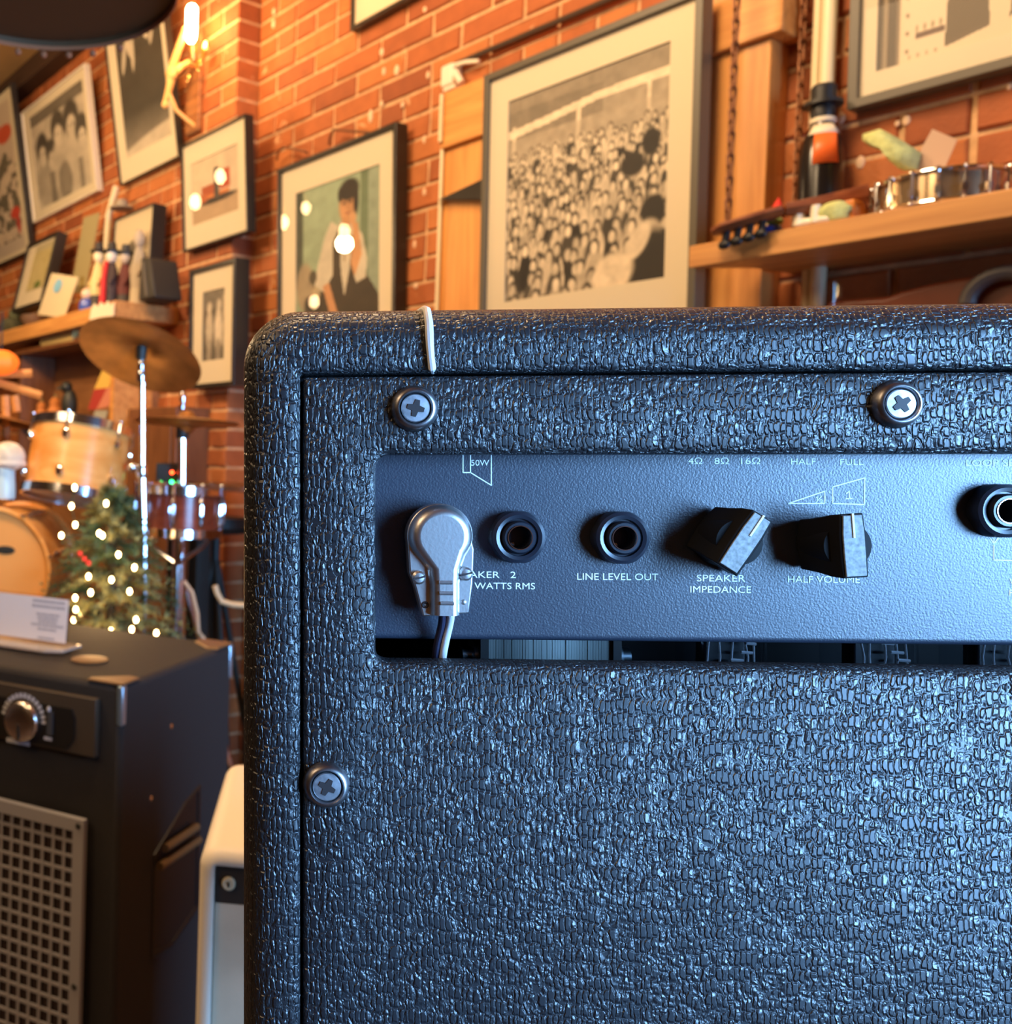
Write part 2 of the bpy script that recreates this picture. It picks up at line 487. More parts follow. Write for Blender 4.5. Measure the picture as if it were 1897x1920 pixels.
def brick_wall(name, sa, sb, off, wparent_mesh_depth):
    # mortar slab
    M = wmat(sa, 0, off)
    g = G(); g.box(0, sb - sa - (0.006 if off > 0 else 0), 0.006, 0.006 + wparent_mesh_depth, 0, CEIL_Z)
    wall = g.build(name, M_MORTAR, M=M, smooth=0); struct(wall)
    cand = []
    nrow = int(CEIL_Z / COURSE)
    for r in range(nrow):
        z = r * COURSE
        header = (r % 6 == 3)
        fwd = off == 0.0
        e_ = sa if fwd else sb
        first = True
        while True:
            if first and not header and r % 2: L = BLEN / 2
            else: L = BLEN / 2 if header else BLEN
            first = False
            if fwd:
                if e_ + L > sb: break
                s = e_; e_ += L
            else:
                if e_ - L < sa: break
                e_ -= L; s = e_
            p = ES * (s + L / 2) + W0 + EN * off + ZUP * (z + .03)
            q = proj(p)
            vis = False; size = 0
            if q and -60 < q[0] < PW + 60 and -40 < q[1] < 1300 and not hidden(q[0], q[1]):
                vis = not any(a < s and s + L < b and c < z and z + COURSE < d for a, b, c, d in covered)
                size = 1 / q[2]
            cand.append((0 if vis else 1, -size, s - sa, z, L))
    cand.sort()
    k = 0
    rest = G()
    for nv, ms, x, z, L in cand:
        me = random.choice(BV if L > BLEN * 0.7 else BH)
        rx, rz = random.uniform(-.006, .006), random.uniform(-.004, .004)
        Ml = T(x + JT / 2, random.uniform(-.002, .002), z + JT / 2, rx, 0, rz)
        if nv == 0 and k < 298:
            o = bpy.data.objects.new('brick', me); COL.objects.link(o)
            o.parent = wall; o.matrix_local = Ml
            k += 1
        else:
            vs = [v.co for v in me.vertices]
            rest.add(vs, [tuple(p.vertices) for p in me.polygons], Ml)
    if rest.v:
        o = rest.build('brick_courses', M_BRICK, wall, smooth=0)
        o['kind'] = 'stuff'
    return wall

# ------------------------------------------------------------------ painting helpers for prints
def noise2(U, V, sx, sy, seed=0, octs=3):
    out = np.zeros_like(U); amp = 1.0; tot = 0
    r = np.random.RandomState(seed)
    for _ in range(octs):
        gx, gy = int(sx) + 3, int(sy) + 3
        grid = r.rand(gy, gx)
        x = np.clip(U, 0, 1) * sx; y = np.clip(V, 0, 1) * sy
        xi = x.astype(int); yi = y.astype(int); fx = x - xi; fy = y - yi
        fx = fx * fx * (3 - 2 * fx); fy = fy * fy * (3 - 2 * fy)
        a = grid[yi, xi]; b = grid[yi, xi + 1]; c = grid[yi + 1, xi]; d = grid[yi + 1, xi + 1]
        out += amp * ((a * (1 - fx) + b * fx) * (1 - fy) + (c * (1 - fx) + d * fx) * fy)
        tot += amp; amp *= 0.55; sx *= 2; sy *= 2
    return out / tot

class Paint:
    def __init__(s, U, V, base):
        s.U, s.V = U, V
        s.C = np.zeros(U.shape + (3,)); s.C[:] = base
    def mask(s, m, col, a=1.0):
        m = np.clip(m, 0, 1)[..., None] * a
        s.C = s.C * (1 - m) + np.array(col) * m
    def ell(s, cx, cy, rx, ry, col, ang=0, soft=0.15, a=1.0):
        c, d = math.cos(ang), math.sin(ang)
        x = (s.U - cx) * c + (s.V - cy) * d; y = -(s.U - cx) * d + (s.V - cy) * c
        r = np.sqrt((x / rx) ** 2 + (y / ry) ** 2)
        s.mask((1 + soft - r) / (2 * soft) if soft else (r < 1), col, a)
    def poly(s, pts, col, a=1.0):
        ins = np.zeros(s.U.shape, bool); n = len(pts)
        for i in range(n):
            x1, y1 = pts[i]; x2, y2 = pts[(i + 1) % n]
            if y1 == y2: continue
            cond = ((y1 > s.V) != (y2 > s.V)) & (s.U < (x2 - x1) * (s.V - y1) / (y2 - y1) + x1)
            ins ^= cond
        s.mask(ins.astype(float), col, a)
    def rect(s, x0, x1, y0, y1, col, a=1.0):
        s.mask(((s.U > x0) & (s.U < x1) & (s.V > y0) & (s.V < y1)).astype(float), col, a)

def print_mesh(w, h, painter, res=110):
    nx = res; ny = max(8, int(res * h / w))
    U, V = np.meshgrid((np.arange(nx) + .5) / nx, (np.arange(ny) + .5) / ny)
    col = np.clip(painter(U, V), 0, 1)
    xs = np.linspace(0, w, nx + 1); zs = np.linspace(0, h, ny + 1)
    X, Z = np.meshgrid(xs, zs)
    verts = np.stack([X.ravel(), np.zeros(X.size), Z.ravel()], 1)
    i, j = np.meshgrid(np.arange(nx), np.arange(ny))
    a = (j * (nx + 1) + i).ravel()
    faces = np.stack([a, a + 1, a + nx + 2, a + nx + 1], 1)
    me = bpy.data.meshes.new('print')
    me.from_pydata(verts.tolist(), [], faces.tolist())
    ca = me.color_attributes.new('ink', 'FLOAT_COLOR', 'CORNER')
    c = np.ones((nx * ny, 4, 4)); c[:, :, :3] = col.reshape(-1, 1, 3)
    ca.data.foreach_set('color', c.ravel())
    me.materials.append(M_PRINT)
    return me

BW = lambda v, t=(1.0, 0.86, 0.66): tuple(v * k for k in t)

def paint_crowd(U, V):
    P = Paint(U, V, BW(.42))
    P.rect(0, 1, .86, 1, BW(.34)); P.rect(0, .62, .80, .93, BW(.24), .6)
    P.poly([(0, .80), (.6, .86), (1, .86), (1, .90), (.6, .895), (0, .84)], BW(.78))
    for x in (.03, .46, .87): P.rect(x, x + .025, .55, .86, BW(.76))
    P.rect(0, 1, .70, .79, BW(.46), .5)
    r = np.random.RandomState(4)
    # rows of figures, small at the back and large in front
    y = 0.70
    while y > -0.05:
        sz = 0.030 + (0.72 - y) * 0.050
        n = int(1.15 / (sz * 1.5))
        for k in range(n):
            x = (k + r.rand()) / n * 1.1 - .05; yy = y + r.uniform(-.02, .02)
            body = r.choice([.04, .08, .5, .62, .7, .2, .75, .1]) if y > .25 else r.choice([.03, .05, .12, .5, .6])
            P.ell(x, yy - sz * 1.9, sz * .95, sz * 1.7, BW(body), soft=.12)
            P.ell(x + sz * .05, yy + sz * .12, sz * .48, sz * .60, BW(.05 + .08 * r.rand()), soft=.15)
            P.ell(x, yy - sz * .05, sz * .36, sz * .50, BW(.55 + .25 * r.rand()), soft=.2)
            if r.rand() < .5:
                P.ell(x + sz * .7, yy + sz * .1, sz * .16, sz * .8, BW(.6), ang=r.uniform(-.5, .5))
        y -= sz * 1.05
    P.ell(.90, .60, .05, .06, BW(.04)); P.ell(.80, .52, .07, .05, BW(.05)); P.ell(.92, .30, .07, .07, BW(.04)); P.ell(.90, .20, .07, .07, BW(.5)); P.ell(.92, .08, .15, .14, BW(.04))
    P.ell(.70, .06, .12, .09, BW(.75), ang=.3); P.ell(.84, .18, .05, .09, BW(.72), ang=-.7)
    return (P.C ** 1.25) * (0.75 + 0.5 * noise2(U, V, 24, 28, 5))[..., None]

def paint_seated(U, V):      # man in a pale shirt and dark waistcoat, seated against a green wall
    P = Paint(U, V, (.22, .30, .19))
    P.mask(V * 1.0, (.32, .40, .28), .6)
    P.rect(0, .09, .3, 1, (.05, .06, .04)); P.rect(.78, .86, 0, 1, (.12, .17, .10)); P.rect(.86, 1, 0, 1, (.24, .30, .22))
    sh_, dk, skin = (.52, .47, .36), (.040, .028, .016), (.46, .23, .10)
    P.poly([(.10, 0), (.12, .26), (.28, .34), (.46, .40), (.60, .44), (.80, .36), (.98, .16), (1, 0)], dk)
    P.poly([(.44, .72), (.36, .62), (.28, .44), (.24, .28), (.36, .24), (.46, .34), (.50, .52), (.56, .66)], sh_)
    P.poly([(.70, .66), (.80, .58), (.86, .40), (.84, .28), (.74, .26), (.66, .40), (.64, .60)], sh_)
    P.poly([(.46, .56), (.54, .66), (.58, .40), (.52, .22), (.46, .30)], dk); P.poly([(.66, .60), (.72, .62), (.72, .34), (.64, .24)], dk)
    P.poly([(.54, .70), (.70, .70), (.66, .36), (.60, .18), (.56, .36)], sh_)
    P.poly([(.585, .62), (.62, .62), (.61, .42), (.59, .42)], (.25, .16, .09))
    P.ell(.62, .70, .05, .06, skin)
    P.ell(.63, .80, .095, .115, skin); P.ell(.60, .80, .05, .09, (.53, .28, .13), a=.6)
    P.ell(.65, .90, .115, .075, (.02, .014, .01)); P.ell(.73, .82, .03, .10, (.02, .014, .01)); P.ell(.55, .88, .03, .05, (.02, .014, .01))
    P.ell(.595, .815, .022, .010, (.05, .03, .02)); P.ell(.665, .815, .022, .010, (.05, .03, .02)); P.rect(.625, .64, .765, .81, (.36, .17, .08)); P.ell(.63, .745, .032, .008, (.25, .08, .05))
    P.poly([(.68, .68), (.75, .66), (.80, .44), (.72, .30), (.67, .40), (.70, .54)], (.52, .27, .12)); P.ell(.69, .70, .045, .04, (.55, .30, .14))
    P.poly([(.34, .28), (.42, .30), (.52, .08), (.50, 0), (.42, 0), (.42, .10)], (.48, .24, .11))
    P.ell(.12, .30, .11, .17, (.30, .24, .15)); P.ell(.22, .36, .05, .05, (.06, .05, .03)); P.ell(.16, .16, .05, .07, (.05, .04, .03)); P.ell(.26, .24, .05, .05, (.4, .33, .2))
    P.ell(.50, .03, .2, .04, (.62, .50, .30))
    return P.C * (0.80 + 0.4 * noise2(U, V, 12, 16, 2))[..., None]

def paint_group(U, V):
    P = Paint(U, V, BW(.50)); P.rect(0, 1, .88, 1, BW(.16))
    for x, y, s in ((.18, .55, .14), (.34, .46, .12), (.50, .66, .15), (.74, .66, .16), (.9, .50, .13)):
        P.ell(x, y - s * 2.2, s * 1.1, s * 1.8, BW(.35 if x < .4 else .48)); P.ell(x, y + .07, s * .85, s * 1.1, BW(.07)); P.ell(x, y - .02, s * .5, s * .72, BW(.55))
        P.ell(x - s * .2, y, s * .1, s * .07, BW(.1)); P.ell(x + s * .2, y, s * .1, s * .07, BW(.1))
    P.rect(.28, .38, .0, .32, BW(.1), .7); P.rect(.8, .88, 0, .3, BW(.08), .6); P.ell(.55, .16, .12, .2, BW(.22))
    return P.C * (0.75 + 0.5 * noise2(U, V, 9, 12, 8))[..., None]

def paint_leap(U, V):
    P = Paint(U, V, BW(.055)); P.mask(1 - V * 3.3, BW(.24)); P.ell(.4, .02, .9, .07, BW(.5), ang=.08)
    P.ell(.28, .80, .05, .12, BW(.55), ang=.45); P.ell(.16, .72, .04, .12, BW(.5), ang=-.5 + PI)
    P.ell(.36, .73, .035, .14, BW(.55), ang=-.15); P.ell(.62, .84, .13, .045, BW(.58), ang=-.75); P.ell(.78, .76, .03, .08, BW(.5), ang=-.6)
    P.ell(.40, .92, .10, .05, BW(.42))
    return P.C * (0.8 + 0.4 * noise2(U, V, 8, 14, 3))[..., None]

def paint_machine(U, V):
    P = Paint(U, V, (.58, .47, .33)); P.rect(.72, 1, .3, 1, (.50, .40, .29), .6); P.poly([(0, 0), (1, 0), (1, .34), (0, .24)], (.40, .28, .17))
    P.ell(.55, .30, .40, .05, (.03, .02, .015)); P.rect(.22, .5, .38, .56, (.34, .07, .02)); P.rect(.60, .82, .42, .72, (.38, .06, .02))
    P.rect(.2, .8, .34, .40, (.50, .16, .04)); P.rect(.48, .58, .30, .78, (.06, .05, .04)); P.ell(.25, .38, .1, .07, (.40, .10, .03))
    return P.C * (0.88 + 0.24 * noise2(U, V, 8, 8, 6))[..., None]

def paint_couple(U, V):
    P = Paint(U, V, BW(.10)); P.rect(0, 1, .72, 1, BW(.16))
    P.ell(.30, .45, .17, .26, BW(.45)); P.ell(.30, .76, .1, .08, BW(.55)); P.ell(.70, .42, .16, .32, BW(.6)); P.ell(.72, .78, .1, .08, BW(.5))
    P.ell(.3, .12, .1, .2, BW(.3)); P.ell(.7, .1, .1, .2, BW(.25)); P.rect(.85, 1, .2, .9, BW(.5), .5)
    return P.C * (0.7 + 0.6 * noise2(U, V, 8, 14, 12))[..., None]

def paint_collage(U, V):
    P = Paint(U, V, (.55, .44, .33)); n = noise2(U, V, 9, 16, 21)
    P.mask((n > .52) * (V < .68) * 1.0, (.14, .12, .08)); P.mask((n < .36) * (V < .6) * 1.0, (.62, .50, .36))
    P.ell(.82, .80, .16, .06, (.55, .08, .03)); P.ell(.55, .86, .2, .03, (.5, .07, .03)); P.ell(.86, .26, .10, .04, (.55, .06, .03)); P.ell(.9, .18, .04, .07, (.45, .06, .04))
    P.rect(0, 1, 0, .09, (.5, .42, .34))
    return P.C

def paint_drummer(U, V):      # jacket with rows of buttons and dark trousers, lower half
    P = Paint(U, V, (.64, .53, .36))
    P.rect(0, .12, 0, 1, (.07, .05, .03)); P.rect(.04, .07, 0, .95, (.26, .20, .13)); P.rect(.12, .14, 0, 1, (.2, .15, .1))
    P.rect(.16, .42, .02, 1, (.66, .54, .38)); P.poly([(.22, .30), (.40, .27), (.41, .95), (.21, .97)], (.72, .61, .43))
    for k in range(12): P.ell(.185, .06 + k * .085, .010, .012, (.20, .14, .08), ang=.6)
    for k in range(4): P.ell(.24 + k * .045, .155, .009, .018, (.3, .23, .14)); P.ell(.2 + k * .05, .03, .009, .010, (.35, .27, .17))
    P.rect(.23, .40, .105, .135, (.10, .05, .03))
    P.poly([(.40, .03), (.64, .07), (.62, .46), (.42, .44)], (.085, .055, .022)); P.poly([(.41, .5), (.56, .52), (.60, 1), (.42, 1)], (.26, .19, .12))
    P.rect(.53, .62, .50, .62, (.72, .38, .14)); P.rect(.54, .61, .66, .86, (.80, .50, .20))
    P.poly([(.74, .08), (.96, .16), (.92, .8), (.84, .8)], (.085, .06, .03)); P.rect(.71, .722, .30, .9, (.40, .28, .14))
    P.rect(.96, 1, 0, 1, (.3, .2, .12))
    return P.C

def paint_landscape(U, V):
    P = Paint(U, V, (.50, .42, .20)); P.mask(noise2(U, V, 6, 10, 31) > .55, (.40, .32, .13), .6); P.rect(0, 1, .88, 1, (.46, .40, .24)); P.ell(.55, .12, .16, .08, (.10, .16, .03)); P.rect(0, 1, 0, .05, (.4, .33, .2))
    return P.C

def paint_hat(U, V):
    P = Paint(U, V, (.60, .50, .34)); P.ell(.45, .55, .30, .07, BW(.10)); P.ell(.48, .62, .17, .09, BW(.12)); P.ell(.6, .48, .09, .10, BW(.5))
    P.ell(.45, .20, .40, .30, BW(.12)); P.ell(.75, .22, .12, .28, (.38, .30, .2)); P.ell(.42, .28, .08, .12, BW(.4))
    return P.C

# ------------------------------------------------------------------ framed pictures
def picture(TL, TR, BR, BL, lean, oTL, oTR, oBR, oBL, painter, label, frame=None, fw=0.016, fd=0.028, off=0.0, mat_m=None, group=None, res=110, name='framed_picture'):
    frame = frame or M_FRAMEB
    L = math.radians(lean)
    upv = ZUP * math.cos(L) + EN * math.sin(L)
    nrm = EN * math.cos(L) - ZUP * math.sin(L)
    p0 = wallp(BL[0], BL[1], off + fd + 0.004)
    q = [hit(x, y, p0, nrm) - p0 for x, y in (TL, TR, BR, BL, oTL, oTR, oBR, oBL)]
    a = [v.dot(ES) for v in q]; b = [v.dot(upv) for v in q]
    x0, x1 = (a[0] + a[3]) / 2, (a[1] + a[2]) / 2
    z0, z1 = (b[2] + b[3]) / 2, (b[0] + b[1]) / 2
    u0, u1 = (a[4] + a[7]) / 2 - x0, (a[5] + a[6]) / 2 - x0
    v0, v1 = (b[6] + b[7]) / 2 - z0, (b[4] + b[5]) / 2 - z0
    W_, H_ = x1 - x0, z1 - z0
    o = p0 + ES * x0 + upv * z0
    Y = -nrm
    M = Matrix(((ES.x, Y.x, upv.x, o.x), (ES.y, Y.y, upv.y, o.y), (ES.z, Y.z, upv.z, o.z), (0, 0, 0, 1)))
    t = thing(name, M, label, 'picture', group)
    def ring(x0, x1, z0, z1, X0, X1, Z0, Z1, ya, yb):
        R = lambda a, b, c, d, y: [(a, y, c), (b, y, c), (b, y, d), (a, y, d)]
        g = G(); g.loops([R(x0, x1, z0, z1, yb), R(x0, x1, z0, z1, ya), R(X0, X1, Z0, Z1, ya), R(X0, X1, Z0, Z1, yb), R(x0, x1, z0, z1, yb)])
        return g
    ring(0, W_, 0, H_, fw, W_ - fw, fw, H_ - fw, 0, fd).build('frame', frame, t, smooth=0, bev=0.0015)
    e = 0.002
    ring(fw - e, W_ - fw + e, fw - e, H_ - fw + e, u0, u1, v0, v1, .010, .013).build('mat_board', mat_m or M_MATB, t, smooth=0)
    me = print_mesh(u1 - u0 + 2 * e, v1 - v0 + 2 * e, painter, res)
    pr = bpy.data.objects.new('print', me); COL.objects.link(pr); pr.parent = t; pr.location = (u0 - e, .0135, v0 - e)
    g = G(); g.box(fw - e, W_ - fw + e, .005, .007, fw - e, H_ - fw + e); g.build('glass', M_GLASS, t, smooth=0)
    g = G(); g.box(fw / 2, W_ - fw / 2, .018, fd - .001, fw / 2, H_ - fw / 2); g.build('backing', M_PINED, t, smooth=0)
    if abs(lean) < 5 and off < 0.1:
        p = M @ Vector((0, 0, 0)); s = p.dot(ES)
        covered.append((s + .03, s + W_ - .03, p.z + .03, p.z + H_ - .05))
    return t, W_, H_

P4 = proj
LEFT = PROUD
picture((520, 309), (744, 237), (738, 622), (518, 645), 2.0, (550, 362), (708, 306), (704, 600), (549, 612), paint_seated,
        'black framed colour photo of a seated man in pale shirt before a green wall', fw=0.014, fd=0.045)
picture((904, 137), (1317, -22), (1301, 640), (897, 668), 1.2, (945, 190), (1251, 74), (1240, 520), (943, 564), paint_crowd,
        'largest picture, cream mat around a black and white crowd photo, on the pine surround', M_FRAMEG, fw=0.016, fd=0.035, off=0.10, res=150)
picture((657, -300), (868, -400), (868, -50), (661, 48), 1.0, (700, -240), (830, -330), (830, -90), (700, -20), paint_couple,
        'dark framed picture of which only a cream bottom corner shows, high on the brick', fw=0.012, fd=0.03, res=40)
picture((1592, -330), (2080, -540), (2070, 78), (1597, 203), 1.5, (1643, -260), (1990, -400), (1992, 32), (1644, 126), paint_drummer,
        'grey framed picture of a buttoned pale jacket and dark trousers, above the banjo', M_FRAMEG, fw=0.017, fd=0.035, res=150)
picture((337, 268), (461, 219), (462, 438), (342, 470), 3.5, (353, 306), (440, 270), (443, 395), (357, 420), paint_machine,
        'thin black framed picture of a red machine on pale ground, under the wall lamp', fw=0.007, fd=0.035, off=LEFT, res=70)
picture((353, 508), (441, 481), (438, 714), (353, 738), 1.0, (375, 548), (417, 538), (414, 668), (374, 681), paint_couple,
        'narrow black framed picture of two dim figures, on the brick just beside the tilted cymbal', fw=0.016, fd=0.06, off=LEFT, res=50)
picture((190, 25), (302, -20), (335, 297), (222, 347), 9.0, (203, 35), (291, 0), (318, 250), (236, 296), paint_leap,
        'black framed picture of bent pale legs on black, partly behind the dark lamp shade', fw=0.006, fd=0.03, off=LEFT, res=80)
picture((39, 207), (158, 123), (182, 362), (60, 416), 8.5, (50, 222), (149, 148), (170, 345), (70, 392), paint_group,
        'pale thin framed black and white group photo tilting off the brick wall', M_FRAMES, fw=0.010, fd=0.03, off=LEFT, mat_m=M_MATB, res=80)
picture((-75, 222), (22, 168), (56, 470), (-45, 520), 9.0, (-62, 240), (14, 188), (43, 466), (-38, 500), paint_collage,
        'black framed red, white and grey poster at the far left edge', fw=0.012, fd=0.03, off=LEFT, mat_m=M_MATB, res=80)

struct_right = brick_wall('wall_back', s_edge, s_near, 0.0, 0.15)
struct_left = brick_wall('wall_far', s_far, s_edge, PROUD, 0.24)

def onwall(px, py, off=0.0):
    return sh(px, py, off)

g = G(); g.box(0, s_edge - s_far, -.09, -.001, CEIL_Z - .10, CEIL_Z - .001)
struct(g.build('trim_1', mat('dark_ceiling_beam', (.05, .022, .010), .7), M=wmat(s_far, 0, PROUD), bev=.004))

# paint and mortar flecks stuck on the bricks
M_FLECK = mat('dried_mortar_fleck', (0.78, 0.55, 0.36), 0.8)
g = G()
for (x, y, r) in [(513, 45, 5), (514, 22, 4), (716, 98, 5), (720, 134, 4), (744, 132, 6), (695, 218, 6), (755, 197, 4), (803, 141, 4), (796, 262, 4),
                  (796, 360, 4), (778, 458, 4), (780, 536, 5), (797, 18, 4), (1560, 146, 7), (1576, 222, 8), (1613, 305, 8), (1700, 226, 7), (1683, 232, 5), (1893, 163, 5), (716, 195, 4)]:
    s, h = sh(x, y)
    m = r / FPX * wallp(x, y).y
    M = wmat(s, h, 0.001)
    g.ball((0, 0, 0), m, 0.004, m * random.uniform(1.2, 2.2), 8, 5, M)
o = g.build('mortar_flecks', M_FLECK); struct_right  # stuck to the wall
o['kind'] = 'stuff'; o.parent = struct_right; o.matrix_parent_inverse = struct_right.matrix_world.inverted()

# ---------------- pine surround behind the large picture: top beam and two posts
sL, _ = sh(829, 270, 0.075)
_, hB = sh(865, 266, 0.085); _, hT = sh(838, 172, 0.085)
sR0, hR = sh(1322, 110, 0.085); sR1, _ = sh(1465, 72, 0.085)
sq1, _ = sh(1436, 300, 0.07)
M = wmat(sL, 0, 0)
t = thing('timber_surround', M, 'honey coloured pine surround of boxed posts and top beam behind the crowd photo', 'timber surround')
W_ = sR1 - sL
g = G(); g.box(0, W_, -0.085, -0.001, hB, hT); g.build('beam', M_PINE, t, bev=0.003)
g = G(); g.box(0, 0.30, -0.07, -0.001, 0.001, hB - .001); g.build('post', M_PINEV, t, bev=0.003)
g = G(); g.box(sR0 - sL - .06, sq1 - sL, -0.07, -0.001, 0.001, hB - .001); g.build('post', M_PINEV, t, bev=0.003)
g = G(); g.box(0.25, sR0 - sL, -0.03, -0.001, 0.001, hB - .001); g.build('panel', M_PINEV, t, smooth=0)
print('surround', hB - EYE, hT - EYE, W_)

# conduit strips left of the post
M_STRIP = mat('cream_conduit', (0.80, 0.68, 0.44), 0.35)
def vstrip(name, px, y0, y1, off, width, mat_, label, cat, depth=0.014, group=None):
    s0, h0 = sh(px, y0, off); s1, h1 = sh(px, y1, off)
    g = G(); g.tube([(0, 0, min(h0, h1)), (0, 0, max(h0, h1))], width, 12)
    o = g.build(name, mat_, M=wmat((s0 + s1) / 2, 0, off))
    return tag(o, label, cat, group)
vstrip('conduit', 827, 178, 266, 0.0915, 0.0055, M_STRIP, 'short cream conduit along the upper left edge of the pine surround', 'conduit')
vstrip('conduit', 822, 283, 700, 0.0770, 0.0055, M_STRIP, 'long cream conduit along the left post beside the crowd photo', 'conduit')
# big cream pipe pair on the right
s, h = sh(1543, 160, 0.03)
t = thing('wall_pipe', wmat(s, 0, 0.03), 'cream pipe pair running down the bricks behind the black bottle', 'pipe')
g = G(); g.tube([(0.006, 0, .7), (0.006, 0, 2.6)], 0.013, 14); g.build('pipe', M_STRIP, t)
g = G(); g.tube([(-0.017, 0.006, .7), (-0.017, 0.006, 2.6)], 0.007, 10); g.build('pipe', M_STRIP, t)
for hh in (1.20, 2.45):
    g = G(); g.box(-.03, .03, -.016, .03, hh, hh + .018); g.build('clip', M_STRIP, t, bev=.002)

# dark cable along the brick above the surround and white clip box
pts = []
for x, y in ((856, 120), (900, 101), (960, 76), (1000, 59), (1060, 34), (1130, 4), (1300, -70)):
    pts.append(wallp(x, y, 0.015))
g = G(); g.tube(pts, 0.0075, 8)
tag(g.build('cable', mat('dark_cable', (0.05, 0.03, 0.02), 0.5)), 'thick dark cable clipped to the brick above the pine surround', 'cable')
s, h = sh(845, 140, 0.03)
t = thing('sensor_box', wmat(s, h, 0.0), 'small white box with a stub arm at the left end of the dark cable', 'sensor')
M_WBOX = mat('aged_white_plastic', (0.80, 0.72, 0.58), 0.4)
g = G(); g.box(-.028, .014, -.040, 0, -.030, .028); g.build('housing', M_WBOX, t, bev=.006)
g = G(); g.box(-.022, .018, -.036, 0, -.042, -.030); g.build('base', M_WBOX, t, bev=.004)
g = G(); g.tube([(.014, -.03, .004), (.034, -.034, -.024), (.044, -.036, -.038)], .009, 10); g.build('arm', M_WBOX, t)
g = G(); g.tube([(.014, -.03, .02), (.05, -.03, .016), (.09, -.025, .006)], .006, 8); g.build('lead', M_WBOX, t)

# black wedge shape on the left post
s0, h0 = sh(831, 377, 0.072); s1, h1 = sh(905, 380, 0.072); _, h2 = sh(905, 343, 0.072)
g = G(); g.prism([(0, 0), (s1 - s0 + .02, h1 - h0), (s1 - s0 + .02, h2 - h0 + .004)], -0.02, 0.0)
tag(g.build('black_wedge', M_FRAMEB, M=wmat(s0, h0, 0.072), bev=.001), 'black wedge on the left pine post beside the crowd photo', 'bracket')

# cord loops above the seated man picture
for (xa, ya, xb, yb, top, lab) in ((519, 300, 572, 288, (530, 276), 'smaller brown cord loop above the left corner of the seated man picture'), (617, 272, 690, 252, (625, 243), 'larger brown cord loop above the middle of the seated man picture')):
    pts = [wallp(xa, ya, .03), wallp(xa + 1, (ya + top[1]) / 2, .04), wallp(top[0], top[1], .045), wallp((top[0] + xb) / 2, top[1] + 3, .045), wallp(xb, yb - 4, .04), wallp(xb + 6, yb, .03)]
    g = G(); g.tube(pts, .004, 8)
    tag(g.build('cord_loop', mat('brown_cord', (0.16, 0.055, 0.02), 0.6)), lab, 'cord')

# ---------------- right shelf on chains
SD = 0.20
p = sh(1300, 462, SD); q = sh(1897, 350, SD); pb = sh(1290, 503, SD)
hs_top = (p[1] + q[1]) / 2; hs_bot = pb[1]
s0 = (sh(1290, 480, SD)[0] + sh(1450, 515, 0)[0]) / 2
s0f = sh(1291, 480, SD)[0]; s0b = sh(1450, 515, 0)[0]
print('shelf', p, q, pb, s0f, s0b)
TH = hs_top - hs_bot
M_SHELF = wood('shelf_board', (0.46, 0.20, 0.055), (0.64, 0.31, 0.09))
s0b = max(s0b, sq1 + .006); ML = wmat(s0f, 0, 0)
g = G(); g.cur = 0
LB = s_near - s0f - 1.2
g.add([(0, -SD, hs_bot), (s0b - s0f, -0.11, hs_bot), (LB, -0.0, hs_bot), (LB, -SD, hs_bot), (s0b - s0f + .02, 0, hs_bot),
       (0, -SD, hs_top), (s0b - s0f, -0.11, hs_top), (LB, 0, hs_top), (LB, -SD, hs_top), (s0b - s0f + .02, 0, hs_top)],
      [(0, 1, 4, 2, 3), (5, 8, 7, 9, 6), (0, 3, 8, 5), (3, 2, 7, 8), (2, 4, 9, 7), (4, 1, 6, 9), (1, 0, 5, 6)])
shelf = g.build('hanging_shelf', M_SHELF, M=ML, smooth=0, bev=.002)
tag(shelf, 'pine plank shelf with a dark underside, holding the banjo and black bottle', 'shelf')
def onshelf(px, depth_off):
    """point on top of the right shelf seen at column px, depth_off metres out of the wall"""
    # intersect the column with the horizontal line at that offset
    lo, hi = -4.0, 6.0
    for _ in range(50):
        m = (lo + hi) / 2
        a = ES * m + W0 + EN * depth_off + ZUP * hs_top
        r = proj(a)
        if r is None or r[0] > px: hi = m
        else: lo = m
    return (ES * m + W0 + EN * depth_off + ZUP * hs_top)

def chain(p_top, p_bot, label, link=0.026, r=0.0028):
    d = (p_bot - p_top); n = int(d.length / (link * 0.78)); 
    t = thing('hanging_chain', Matrix.Translation(p_bot), label, 'chain')
    me = None
    zax = -d.normalized()
    for i in range(min(n, 60)):
        g = None
        if me is None:
            g = G(); pts = []
            for k in range(10):
                a = 2 * PI * k / 10
                pts.append((math.cos(a) * .006, 0, math.sin(a) * .006 + (link / 2 - .006) * (1 if math.sin(a) >= 0 else -1)))
            g.tube(pts, r, 5, closed=True)
            o = g.build('link', M_RUST, t); me = o.data
        else:
            o = bpy.data.objects.new('link', me); COL.objects.link(o); o.parent = t
        o.matrix_local = align(-d * (1 - (i + .5) / n), zax) @ T(rz=(PI / 2 if i % 2 else 0.3))
    return t
a = wallp(1378, -30, 0.165); b = wallp(1361, 412, 0.165); b2 = onshelf(1362, .165); b2.z = hs_top
chain(Vector((b2.x, b2.y, b2.z + .95)), b2, 'rusty chain holding the shelf front, in front of the pine post')
b3 = onshelf(1487, .03)
chain(Vector((b3.x, b3.y, b3.z + .85)), b3, 'rusty chain holding the shelf back, against the bricks beside the pine post')

